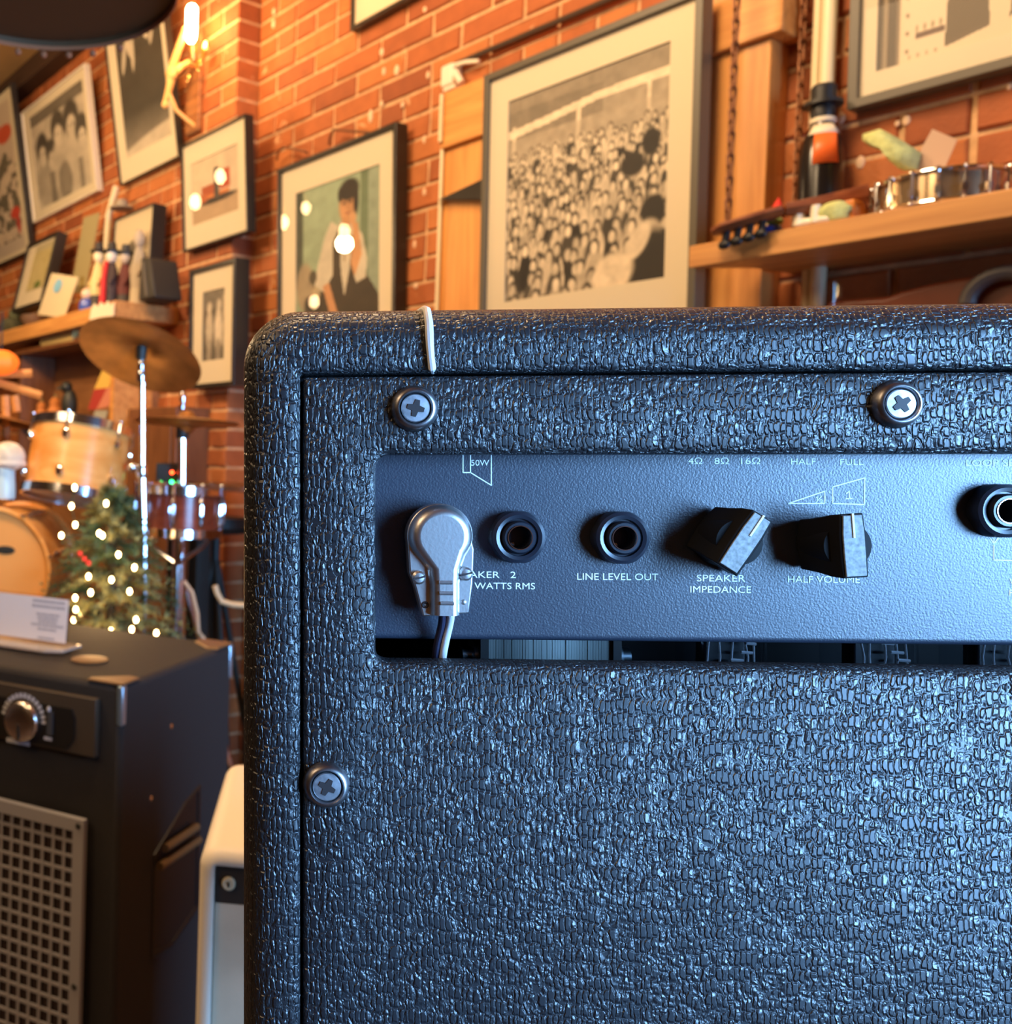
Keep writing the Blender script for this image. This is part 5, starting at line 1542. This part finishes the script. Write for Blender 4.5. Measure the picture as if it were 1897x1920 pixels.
# cymbal stands
def cymbal(t, M, R, m=M_CYM):
    g = G(); g.lathe([(.006, .030), (R * .10, .028), (R * .17, .014), (R * .19, .010), (R * .5, .005), (R * .8, -.002), (R, -.010), (R * .8, -.0035), (R * .5, .0035), (R * .19, .008), (R * .10, .026), (.006, .028)], 64, M=M)
    return g.build('cymbal', m, t, smooth=50)
yC = 2.55; uC = up(0, yC)
foot_ = at(270, 1200, yC)
cs = thing('cymbal_stand', Matrix.Translation((foot_.x, foot_.y, 0)), 'chrome stand holding the large tilted bronze cymbal', 'cymbal stand')
ICS = cs.matrix_world.inverted()
def cp(px, py, y=yC): return ICS @ at(px, py, y)
cyc = at(264, 663, yC)
nz_ = Vector((.27, .42, .87)).normalized()
cymbal(cs, ICS @ align(cyc, nz_), 120 * uC)
g = G(); g.tube([cp(264, 674), cp(266, 648)], [.014, .017], 10); g.build('felt', M_JET, cs)
g = G(); g.tube([cp(265, 668), cp(267, 705), cp(267, 880)], [.006, .0075, .0085], 10); g.build('upper_tube', M_CHROME, cs)
for (x, y, r) in ((265, 686, .012), (265, 706, .015), (266, 884, .018), (269, 1000, .014)):
    q = cp(x, y); g = G(); g.lathe([(.0001, -r), (r * .8, -r), (r, 0), (r * .8, r), (.0001, r)], 14, M=Matrix.Translation(q)); g.build('collar', M_CHROME, cs)
g = G(); g.tube([cp(267, 880), cp(270, 1000), cp(272, 1120)], .0115, 12); g.build('lower_tube', M_CHROME, cs)
g = G(); g.tube([cp(266, 876), cp(250, 876)], .009, 10); g.ball(cp(248, 876), .014, nu=12, nv=8); g.build('wing_bolt', M_CHROME, cs)
g = G(); g.tube([cp(272, 1120), Vector((cp(272, 1120).x, 0, .10))], .013, 12); g.build('base_tube', M_CHROME, cs)
for k in range(3):
    a = k * 2 * PI / 3 + 1.0; c, s = math.cos(a), math.sin(a); x0_ = cp(272, 1120).x
    g = G(); g.tube([(x0_, 0, .62), (x0_ + .30 * c, .30 * s, .012)], .009, 8); l = g.build('leg', M_CHROME, cs)
    g = G(); g.lathe([(.0001, 0), (.014, 0), (.012, .03), (.0001, .03)], 12, M=T(x0_ + .30 * c, .30 * s, .001)); g.build('rubber_foot', M_BLACKPL, l)
# hi-hat
yH = 2.85; uH = up(0, yH)
hf = at(341, 1150, yH)
hs = thing('hi_hat_stand', Matrix.Translation((hf.x, hf.y, 0)), 'chrome hi-hat stand with a pair of flat bronze cymbals, beside the tilted cymbal', 'cymbal stand')
IH = hs.matrix_world.inverted()
def hp(px, py): return IH @ at(px, py, yH)
q = hp(350, 788)
cymbal(hs, Matrix.Translation(q) @ T(ry=.02, rx=-.03), 100 * uH)
cymbal(hs, Matrix.Translation(q) @ T(z=-.012, ry=PI + .02), 100 * uH)
g = G(); g.tube([hp(342, 730), hp(343, 786)], .004, 8); g.build('rod', M_CHROME, hs)
g = G(); g.lathe([(.0001, -.018), (.010, -.016), (.012, 0), (.009, .016), (.0001, .018)], 12, M=Matrix.Translation(hp(343, 745))); g.lathe([(.0001, -.008), (.012, -.006), (.012, .006), (.0001, .008)], 12, M=Matrix.Translation(hp(343, 763))); g.build('clutch', M_CHROME, hs)
g = G(); g.tube([hp(343, 795), hp(342, 822)], .020, 12); g.build('seat_cup', M_JET, hs)
g = G(); g.tube([hp(342, 822), hp(341, 1000)], .014, 12); g.build('upper_tube', M_CHROME, hs)
g = G(); g.tube([hp(341, 1000), hp(338, 1190)], .017, 12); g.build('lower_tube', M_CHROME, hs)
b_ = hp(338, 1190)
g = G(); g.tube([b_, Vector((b_.x, b_.y, .08))], .017, 12); g.build('base_tube', M_CHROME, hs)
for k in range(3):
    a = k * 2 * PI / 3 + .3; c, s = math.cos(a), math.sin(a)
    g = G(); g.tube([Vector((b_.x, b_.y, b_.z + .20)), Vector((b_.x + .16 * c, b_.y + .16 * s, .35)), Vector((b_.x + .26 * c, b_.y + .26 * s, .012))], .008, 8); l = g.build('leg', M_CHROME, hs)
g = G(); g.box(b_.x - .04, b_.x + .04, b_.y - .25, b_.y, .001, .03); g.build('pedal', M_JET, hs, bev=.004)
# ride cymbal at the left edge
yR = 2.98; q = at(-28, 778, yR)
rs = thing('ride_cymbal_stand', Matrix.Translation((q.x, q.y, 0)), 'bronze cymbal on a stand, only its right rim in view at the left edge', 'cymbal stand')
cymbal(rs, Matrix.Translation((0, 0, q.z)) @ T(ry=.16, rx=-.06), 118 * up(0, yR))
g = G(); g.tube([(0, 0, .02), (0, 0, q.z + .05)], .010, 10); g.build('tube', M_CHROME, rs)
for k in range(3):
    a = k * 2 * PI / 3; g = G(); g.tube([(0, 0, .5), (.25 * math.cos(a), .25 * math.sin(a), .012)], .008, 8); g.build('leg', M_CHROME, rs)
# wooden music rack at the left edge
yK = 2.98; t = thing('wooden_rack', Matrix.Translation(at(20, 860, yK) * 1), 'pale wooden slatted rack at the left edge behind the drums', 'rack')
IK = t.matrix_world.inverted()
for (x0_, y0_, x1_, y1_) in ((-20, 702, 60, 700), (-20, 712, 78, 742), (10, 742, 12, 785), (28, 742, 32, 772)):
    g = G(); g.tube([IK @ at(x0_, y0_, yK), IK @ at(x1_, y1_, yK)], .014, 6); g.build('slat', M_PINE, t, smooth=0)
g = G(); g.tube([IK @ at(12, 785, yK), Vector(((IK @ at(12, 785, yK)).x, 0, -(at(20, 860, yK).z) + .002))], .014, 6); g.build('post', M_PINE, t, smooth=0)
# cream cushion and blue jar on the bass drum
p = at(14, 872, 2.62); p2 = Vector((p.x, p.y, cB.z + Rb * 1.05))
t = thing('blue_jar', Matrix.Translation(at(8, 935, 2.55)), 'pale blue jar standing behind the bass drum at the left edge', 'jar')
uj = up(0, 2.55)
g = G(); g.lathe([(.0001, 0), (20 * uj, 0), (21 * uj, 10 * uj), (19 * uj, 52 * uj), (14 * uj, 60 * uj), (.0001, 60 * uj)], 18); g.build('body', mat('pale_blue_glaze', (.45, .62, .66), .3), t)
t = thing('knitted_cap', Matrix.Translation(at(15, 872, 2.55)), 'cream knitted cap pulled over the pale blue jar', 'cap')
g = G(); g.ball((0, 0, 16 * uj), 33 * uj, 26 * uj, 28 * uj, 18, 10); g.build('body', mat('cream_wool', (.62, .52, .38), .9, noise=40, namp=.3), t)
g = G(); g.lathe([(32 * uj, -2 * uj), (35 * uj, 2 * uj), (33 * uj, 10 * uj)], 20); g.build('brim', mat('cream_wool_brim', (.66, .57, .44), .9), t)

# black drum stool with cable behind the hi-hat
yD = 3.05; pD = at(405, 975, yD)
t = thing('drum_stool', Matrix.Translation((pD.x, pD.y, 0)), 'black round drum stool with splayed legs between hi-hat and amplifier', 'stool')
g = G(); g.lathe([(.0001, pD.z - .04), (.10, pD.z - .04), (.115, pD.z - .02), (.11, pD.z + .01), (.0001, pD.z + .018)], 28); g.build('seat', M_JET, t)
g = G(); g.tube([(0, 0, .3), (0, 0, pD.z - .04)], .016, 10); g.build('column', M_JET, t)
for k in range(4):
    a = k * PI / 2 + .4; g = G(); g.tube([(0, 0, pD.z - .10), (.14 * math.cos(a), .14 * math.sin(a), .3), (.2 * math.cos(a), .2 * math.sin(a), .012)], .010, 8); g.build('leg', M_JET, t)
pts = [at(x, y, 2.6) for x, y in ((403, 1098), (407, 1112), (416, 1128), (437, 1134), (470, 1136))]
g = G(); g.tube([Vector((pts[0].x, pts[0].y, .01)), ] + pts[:1], .004, 6) if False else g.tube(pts, .0085, 10)
tag(g.build('cable', mat('cream_cable', (.62, .45, .25), .5)), 'thick cream cable bend beside the amplifier, below the drum stool', 'cable')
g = G()
pw = [at(345, 1090, 2.5), at(360, 1110, 2.5), at(370, 1150, 2.5), at(372, 1185, 2.5), at(384, 1200, 2.5)]
g.tube(pw, .0055, 8); tag(g.build('cable', mat('tan_cable', (.55, .36, .20), .5)), 'thin tan cable hanging down along the hi-hat stand', 'cable')
# small mixer with indicator lights
p = at(322, 899, 2.9)
t = thing('stage_box', Matrix.Translation(p), 'small black stage box with a red and a green indicator light by the hi-hat tube', 'stage box')
g = G(); g.box(-.05, .05, 0, .05, -.06, .05); g.build('housing', M_JET, t, bev=.004)
for z, c_, nm in ((.022, (1, .05, .01), 'red_indicator'), (-.008, (.02, 1, .15), 'green_indicator')):
    g = G(); g.ball((-.006 * 0, -.004, z), .0045, nu=10, nv=6); g.build(nm, mat(nm, c_, .3, emit=25), t)
g = G(); g.tube([(0, .025, -.06), (0, .025, -p.z + .002)], .008, 8); g.build('post', M_JET, t)

# ---------------- little Christmas tree with lights
yX = 2.32; uX = up(0, yX)
base = at(205, 1215, yX)
stool_h = base.z - .12
t0 = thing('plant_stand', Matrix.Translation((base.x, base.y, 0)), 'wooden stand under the little Christmas tree, hidden behind the black combo', 'stand')
g = G(); g.lathe([(.0001, stool_h - .03), (.14, stool_h - .03), (.14, stool_h - .001), (.0001, stool_h - .001)], 24); g.build('top', M_PINED, t0)
for k in range(3):
    a = k * 2 * PI / 3; g = G(); g.tube([(.08 * math.cos(a), .08 * math.sin(a), stool_h - .03), (.13 * math.cos(a), .13 * math.sin(a), .001)], .014, 8); g.build('leg', M_PINED, t0)
tr = thing('christmas_tree', Matrix.Translation((base.x, base.y, stool_h)), 'little artificial Christmas tree with warm fairy lights behind the black combo', 'Christmas tree')
TH_ = at(178, 905, yX).z - stool_h
M_NEED = mat('green_needles', (0.060, 0.10, 0.035), .7, noise=40, namp=.5)
M_NEED2 = mat('olive_needles', (0.20, 0.19, 0.06), .7, noise=40, namp=.4)
M_BARK = mat('tree_wire_stem', (.08, .05, .02), .8)
g = G(); g.tube([(0, 0, .05), (0, 0, TH_ * .9)], .012, 8); g.build('trunk', M_BARK, tr)
g = G(); g.lathe([(.0001, 0), (.07, 0), (.085, .07), (.0001, .07)], 20); g.build('pot', mat('red_clay_pot', (.25, .07, .03), .6), tr)
r2 = random.Random(3)
def frond(g, p0, d, L, w):
    """flat fan of needles along a drooping twig"""
    d = d.normalized(); side = d.cross(ZUP)
    side = side.normalized() if side.length > .05 else Vector((1, 0, 0))
    up_ = side.cross(d)
    n = 11
    for i in range(n):
        f = i / (n - 1); c = p0 + d * L * f + Vector((0, 0, -.25 * L * f * f))
        for k in range(5):
            a = r2.uniform(0, 2 * PI); nd = (side * math.cos(a) + up_ * math.sin(a) + d * .7).normalized()
            l = w * (1 - .5 * f) * r2.uniform(.7, 1.1); wd = .0022
            q = nd.cross(d).normalized() * wd
            g.add([c - q, c + q, c + nd * l], [(0, 1, 2)])
LOFF = -.04
nb = 60
branches = []
for i in range(nb):
    f = (i + .5) / nb
    z = TH_ * (.10 + .86 * f); R_ = (.255 * (1 - f) ** .8 + .025)
    a = i * 2.4
    branches.append((z, R_, a))
for i, (z, R_, a) in enumerate(branches):
    d = Vector((math.cos(a), math.sin(a), .25 + .5 * (z / TH_)))
    g = G(); p0 = Vector((0, 0, z))
    g.cur = 0
    frond(g, p0, d, R_, .040)
    for sd in (-1, 1):
        d2 = Vector((math.cos(a + sd * .5), math.sin(a + sd * .5), .1)); frond(g, p0 + d.normalized() * R_ * .35, d2, R_ * .6, .034)
    g.build('branch', M_NEED2 if r2.random() < .4 else M_NEED, tr, smooth=0, recalc=False)
M_FAIRY = mat('fairy_light', (1, .75, .4), .3, emit=30, ecol=(1.0, .62, .25))
fl = [(140, 914), (134, 949), (141, 984), (192, 1004), (115, 1004), (222, 1040), (252, 1064), (166, 1081), (209, 1087), (170, 1111), (141, 1121), (243, 1109), (142, 1143), (150, 1151), (138, 1162), (208, 1183), (247, 1180), (255, 1162), (117, 1130), (118, 1145), (293, 1187), (199, 944), (186, 1000)]
ITR = tr.matrix_world.inverted()
me = None
for i, (x, y) in enumerate(fl):
    p = ITR @ at(x, y, yX - .10 - .06 * r2.random())
    if me is None:
        g = G(); g.ball((0, 0, 0), .0048, .0048, .007, 10, 6); o = g.build('fairy_light', M_FAIRY, tr); me = o.data
    else:
        o = bpy.data.objects.new('fairy_light', me); COL.objects.link(o); o.parent = tr
    o.location = p
wp_ = [ITR @ at(x, y, yX - .10) for x, y in sorted(fl[:18], key=lambda q: q[1])]
g = G(); g.tube(wp_, .0012, 5); g.build('light_string', mat('green_wire', (.02, .05, .02), .6), tr)
for x, y in ((158, 1048), (166, 1056), (150, 1038)):
    p = ITR @ at(x, y, yX - .17); g = G(); g.ball(p, .006, nu=12, nv=8); g.build('berry', M_RED, tr)
point('tree_glow', at(190, 1090, yX - .30), 1.2, (1, .6, .25), .05)

# ---------------- black combo amplifier on the left
hbC = .35
def lvl(px, py, h):
    d = ray(px, py); t_ = (h - CAM.z) / d.z; return CAM + d * t_
HC = EYE - hbC
C1 = lvl(222, 1290, HC); C2 = lvl(436, 1208, HC); C0 = lvl(0, 1246, HC)
sd = (C2 - C1); Ls = sd.length; sd.normalize()
fx = Vector((-sd.y, sd.x, 0)) * -1.0      # along the front towards the right
if fx.x < 0: fx = -fx
CWD = .46
Oc = C1 - fx * CWD
Mc = Matrix(((fx.x, sd.x, 0, Oc.x), (fx.y, sd.y, 0, Oc.y), (0, 0, 1, 0), (0, 0, 0, 1)))
cb = thing('black_combo', Mc, 'black carpeted bass combo with a steel mesh grille at the lower left', 'amplifier')
IC = Mc.inverted()
def fc(px, py, y=0.0):
    """photo pixel on the plane y (combo depth) -> combo x,z"""
    p0 = Oc + sd * y
    q = IC @ hit(px, py, p0, sd)
    return q.x, q.z
print('combo', Ls, fc(160, 1535), fc(205, 1310), fc(40, 1345), fc(182, 1420), fc(155, 1900))
g = G(); CD = Ls
# carcass with a recess for the control section
zr0 = fc(182, 1480)[1]; 
g.box(0, CWD, 0.012, CD, .012, HC)
g.build('carcass', M_BLACKCAB, cb, bev=.010, seg=3)
M_CPAN = mat('bronze_black_panel', (0.055, 0.038, 0.024), .5)
M_CPLATE = mat('black_plate', (.007, .005, .004), .5)
x1_, zt_ = fc(180, 1312); xb_, zb_ = fc(180, 1422)
g = G(); g.box(.02, x1_, .0, .0115, zb_, zt_); g.build('control_section', M_CPAN, cb, bev=.001)
xa_, za_ = fc(142, 1330); _, zc_ = fc(128, 1405)
g = G(); g.add([(x, y, z) for y in (-.003, -.0002) for x, z in [(.03, zc_), (fc(125, 1405)[0], zc_), (fc(140, 1385)[0], fc(140, 1385)[1]), (xa_, fc(142, 1345)[1]), (xa_ - .006, za_), (.03, za_)]],
      [tuple(range(6)), tuple(reversed(range(6, 12)))] + [(i, (i + 1) % 6, (i + 1) % 6 + 6, i + 6) for i in range(6)]); g.build('control_plate', M_CPLATE, cb, smooth=0)
kx_, kz_ = fc(39, 1353, -.01); Rk = (fc(70, 1353, -.01)[0] - kx_)
g = G(); g.lathe([(Rk, -.003), (Rk * 1.0, -.012), (Rk * .9, -.015), (Rk * .5, -.0165), (.0001, -.017)], 40, ax='y', M=T(kx_, 0, kz_)); kn = g.build('volume_knob', mat('spun_aluminium', (.75, .70, .66), .22, 1.0), cb, smooth=60)
g = G(); g.box(kx_ - .0015, kx_ + .0015, -.0185, -.015, kz_ - Rk * .85, kz_ - Rk * .1); g.build('pointer', M_JET, kn, smooth=0)
M_GREY = mat('grey_print', (.50, .50, .55), .6)
g = G()
for i in range(15):
    a = math.radians(5 + 165 * i / 14)
    g.box(-.0026, .0026, -.0036, -.003, Rk * 1.12, Rk * 1.36, M=T(kx_, 0, kz_) @ T(ry=PI / 2 - a))
o = g.build('dial_scale', M_GREY, cb, smooth=0); o['kind'] = 'stuff'
def dashes(cx, cz, wds, h, name):
    g = G(); x = cx - sum(wds) / 2
    for k, w_ in enumerate(wds):
        if k % 2 == 0: g.box(x, x + w_, -.0036, -.003, cz - h / 2, cz + h / 2)
        x += w_
    o = g.build(name, M_GREY, cb, smooth=0); o['kind'] = 'stuff'
x_, z_ = fc(34, 1391, -.003); dashes(x_, z_, [.005, .0008] * 7 + [.005], .007, 'script_lettering')
x_, z_ = fc(90, 1385, -.003); dashes(x_, z_, [.010, .001, .004], .005, 'small_lettering')
x_, z_ = fc(92, 1330, -.003); g = G(); g.ball((x_, -.004, z_), .004, .002, .005, 10, 6); g.build('jack_light', M_GREY, cb)
g = G(); xv, zv = fc(98, 1335, -.003); xw, zw = fc(94, 1378, -.003)
g.box(xw - .005, xw + .005, -.006, -.003, zw, zv); g.build('slider', mat('slider_grey', (.05, .05, .055), .5), cb, smooth=0)
# perforated steel grille
gx1, gz1 = fc(161, 1537, -.004); 
GZ0 = .10
M_GRILL = mat('pale_steel_grille', (.42, .40, .41), .45, .35)
gp = abs(fc(135, 1555, -.004)[0] - fc(17, 1540, -.004)[0]) / 6.0 * 1.0
g = G(); fr_ = .020
g.box(.02, gx1, -.010, -.0002, gz1 - fr_, gz1); g.box(.02, gx1, -.010, -.0002, GZ0, GZ0 + fr_)
g.box(gx1 - fr_, gx1, -.010, -.0002, GZ0 + fr_, gz1 - fr_); g.box(.02, .04, -.010, -.0002, GZ0 + fr_, gz1 - fr_)
o = g.build('grille_frame', M_GRILL, cb, smooth=0)
bar = gp * .24
g = G(); x = gx1 - fr_ - gp
while x > .04:
    g.box(x, x + bar, -.007, -.005, GZ0 + fr_, gz1 - fr_); x -= gp
z = gz1 - fr_ - gp * 1.0
while z > GZ0 + fr_:
    g.box(.04, gx1 - fr_, -.0072, -.0048, z, z + bar); z -= gp * 1.13
o = g.build('grille_mesh', M_GRILL, cb, smooth=0); o['kind'] = 'stuff'
g = G(); g.box(.04, gx1 - fr_, -.0015, -.0002, GZ0 + fr_, gz1 - fr_); g.build('speaker_cloth', mat('speaker_cloth', (.035, .018, .014), .9), cb, smooth=0)
for (x_, z_) in ((gx1 - .010, gz1 - .010), (gx1 - .010, gz1 - .26)):
    g = G(); g.ball((x_, -.0105, z_), .005, .002, .005, 10, 6); g.build('screw', M_JET, cb)
# corner protectors: steel caps on the two right corners
M_CAP = mat('brown_corner_cap', (.16, .085, .035), .5, .2)
M_CAPB = mat('steel_corner_edge', (.35, .45, .52), .3, .8)
for yy in (0, CD):
    sg = 1 if yy == 0 else -1
    g = G(); g.add([(CWD - .065, yy - .001 * sg + (.012 if yy == 0 else 0), HC + .0005), (CWD + .001, yy + (.012 if yy == 0 else 0) - .001 * sg, HC + .0005), (CWD + .001, yy + sg * .065, HC + .0005), (CWD - .02, yy + sg * .07, HC + .0005), (CWD - .07, yy + sg * .025, HC + .0005)] +
        [(CWD - .060, yy + (.012 if yy == 0 else 0), HC + .004), (CWD, yy + (.012 if yy == 0 else 0), HC + .004), (CWD, yy + sg * .060, HC + .004), (CWD - .02, yy + sg * .064, HC + .004), (CWD - .064, yy + sg * .024, HC + .004)],
        [(0, 1, 2, 3, 4), (5, 9, 8, 7, 6), (0, 5, 6, 1), (1, 6, 7, 2), (2, 7, 8, 3), (3, 8, 9, 4), (4, 9, 5, 0)]); c_ = g.build('corner_protector', M_CAP, cb, smooth=0, bev=.001)
    g = G(); yc = yy + (.012 if yy == 0 else 0)
    g.box(CWD - .010, CWD + .0015, yc - .0015 if sg > 0 else yc - .012, yc + .012 if sg > 0 else yc + .0015, HC - .062, HC); g.build('edge_strip', M_CAPB, c_, bev=.003)
g = G(); g.lathe([(.03, 0), (.032, .003), (.020, .005), (.0001, .005)], 20, M=T(CWD - .14, .13, HC)); g.build('stacking_cup', M_CAP, cb)
# side handle recess and screws
hx = CWD
yh, zh = [], []
def fs(px, py):
    q = IC @ hit(px, py, C1, fx); return q.y, q.z
ya_, zA = fs(290, 1640); yb_, zB = fs(368, 1490)
g = G(); 
def hl(e, x): return [(x, y, z) for y, z in [(fs(290, 1600)[0] + e, fs(290, 1600)[1] + 0), (fs(345, 1510)[0], fs(345, 1510)[1] - e), (fs(372, 1478)[0] - e, fs(372, 1478)[1] - e), (fs(368, 1700)[0] - e, fs(368, 1700)[1] + e), (fs(320, 1770)[0], fs(320, 1770)[1] + e), (fs(285, 1790)[0] + e, fs(285, 1790)[1] + e)]]
g.loops([hl(-.006, hx + .0003), hl(-.004, hx + .003), hl(.003, hx + .003), hl(.004, hx + .0005)], cap1=True); g.build('handle_recess', M_CPLATE, cb, smooth=0)
g = G(); p1, p2 = fs(300, 1588), fs(360, 1548); p3, p4 = fs(288, 1622), fs(362, 1572)
g.tube([(hx + .010, *p1), (hx + .010, *p2)], .007, 10); g.tube([(hx + .012, *p3), (hx + .012, *p4)], .007, 10); g.build('side_handle', mat('worn_brown_handle', (.12, .07, .03), .4), cb)
for (x, y) in ((282, 1497), (320, 1362)):
    yy, zz = fs(x, y); g = G(); g.ball((hx + .001, yy, zz), .002, .005, .005, 10, 6); g.build('screw', M_CHROME, cb)
for x in (.04, CWD - .04):
    for y in (.05, CD - .04):
        g = G(); g.lathe([(.0001, .0005), (.02, .0005), (.02, .012), (.0001, .012)], 12, M=T(x, y, 0)); g.build('foot', M_BLACKPL, cb)

# acrylic sign holder on the combo
M_ACR = mat('clear_acrylic', (.80, .70, .58), .08, trans=.55, spec=.6)
def top(px, py, h): return lvl(px, py, h)
za = HC + .0055
A1, A2, A3, A4 = top(-60, 1212, za + .006), top(100, 1248, za + .006), top(143, 1237, za + .006), top(0, 1196, za + .006)
dxs = (top(100, 1225, za) - top(-40, 1205, za)); dxs.z = 0; dxs.normalize(); dys = Vector((-dxs.y, dxs.x, 0))
so_ = top(125, 1218, za)
sg_ = thing('sign_holder', Matrix(((dxs.x, dys.x, 0, so_.x), (dxs.y, dys.y, 0, so_.y), (0, 0, 1, za), (0, 0, 0, 1))), 'clear acrylic sign holder with a white notice, on top of the black combo', 'sign holder')
g = G(); g.prism([(-.16, -.045), (-.018, -.045), (.012, -.030), (.012, .030), (-.16, .030)], 0, .005, M=Matrix(((1, 0, 0, 0), (0, 0, 1, 0), (0, 1, 0, 0), (0, 0, 0, 1)))); g.build('base', M_ACR, sg_, smooth=0, bev=.001)
hsg = (1225 - 1128) * up(0, so_.y)
Ml_ = T(ry=0, rx=-.10)
g = G(); g.box(-.16, .0, -.0035, -.0015, .0055, hsg, M=Ml_); g.box(-.16, .0, .0012, .0035, .0055, hsg, M=Ml_); 
g2 = G(); g2.prism([(-.16, .006), (0, .006), (0, hsg - .012), (-.003, hsg - .004), (-.012, hsg), (-.16, hsg)], -.0035, .0035, M=Ml_); g2.build('upright', glass_mat('acrylic_pane', 1.4, .03, (.96, .93, .90)), sg_, smooth=0)
g = G(); g.box(-.158, -.004, -.0006, .0006, .010, hsg - .004, M=Ml_); pg = g.build('notice', mat('notice_paper', (.78, .76, .80), .6), sg_, smooth=0)
g = G()
rr_ = random.Random(5)
for (cx_2, z_, wd, h_) in ((-.045, .85, .070, .0048), (-.045, .75, .072, .0048), (-.045, .60, .050, .004), (-.045, .53, .044, .004), (-.045, .46, .040, .004), (-.045, .39, .070, .004), (-.045, .31, .040, .004), (-.045, .14, .036, .004)):
    x = cx_2 - wd / 2
    while x < cx_2 + wd / 2:
        l = rr_.uniform(.003, .008); g.box(x, min(x + l, cx_2 + wd / 2), -.0009, -.00065, hsg * z_, hsg * z_ + h_, M=Ml_); x += l + .0012
o = g.build('printed_text', mat('grey_text', (.40, .40, .46), .6), sg_, smooth=0); o['kind'] = 'stuff'

# ---------------- white combo beside the main amplifier
M_WTOL = mat('white_vinyl', (.80, .72, .60), .45, bump=.0003, bscale=700)
yW = .84
hW = at(400, 1592, yW).z
q0 = at(373, 1592, yW)
psw = math.radians(-8)
Mw = Matrix.Translation((q0.x, q0.y, 0)) @ T(rz=psw)
wc = thing('white_combo', Mw, 'white vinyl covered amplifier with pale cloth, between black combo and main amplifier', 'amplifier')
WW, WD, rW = .44, .24, .018
g = G(); Lw = []
tw = .0145
for (e, y, r) in ((tw, .012, .003), (tw, .001, .003), (tw - .002, 0, .004), (.010, 0, .012), (.004, .003, .016), (.001, .008, .018), (0, .014, .019), (0, WD, .019)):
    Lw.append(rrect(e, WW - e, .012 + e, hW - e, r, 8, y))
g.loops(Lw, cap1=True); g.build('cabinet_shell', M_WTOL, wc, smooth=50)
zbp = hW - tw - .036
g = G(); g.box(tw + .001, WW - tw - .001, .006, .0118, zbp, hW - tw - .001); g.build('back_strip', mat('dark_brown_strip', (.035, .022, .014), .5), wc, smooth=0)
g = G(); g.box(tw + .001, WW - tw - .001, .006, .0118, .05, zbp - .0005); g.build('cloth_panel', mat('pale_linen_cloth', (.64, .50, .35), .8, noise=20, namp=.1, bump=.0003, bscale=800), wc, smooth=0)
g = G(); g.lathe([(.0062, .0055), (.0062, .0035), (.0048, .002), (.0030, .0025), (.0001, .0025)], 24, ax='y', M=T(tw + .013, 0, hW - tw - .017)); sw = g.build('screw', M_CREAMC, wc)
g = G(); g.box(-.0008, .0008, .0012, .0026, -.0022, .0022, M=T(tw + .013, 0, hW - tw - .017)); g.build('slot', M_JET, sw, smooth=0)
for x in (.04, WW - .04):
    for y in (.03, WD - .03):
        g = G(); g.lathe([(.0001, .0005), (.012, .0005), (.014, .012), (.0001, .012)], 12, M=T(x, y, 0)); g.build('foot', M_BLACKPL, wc)
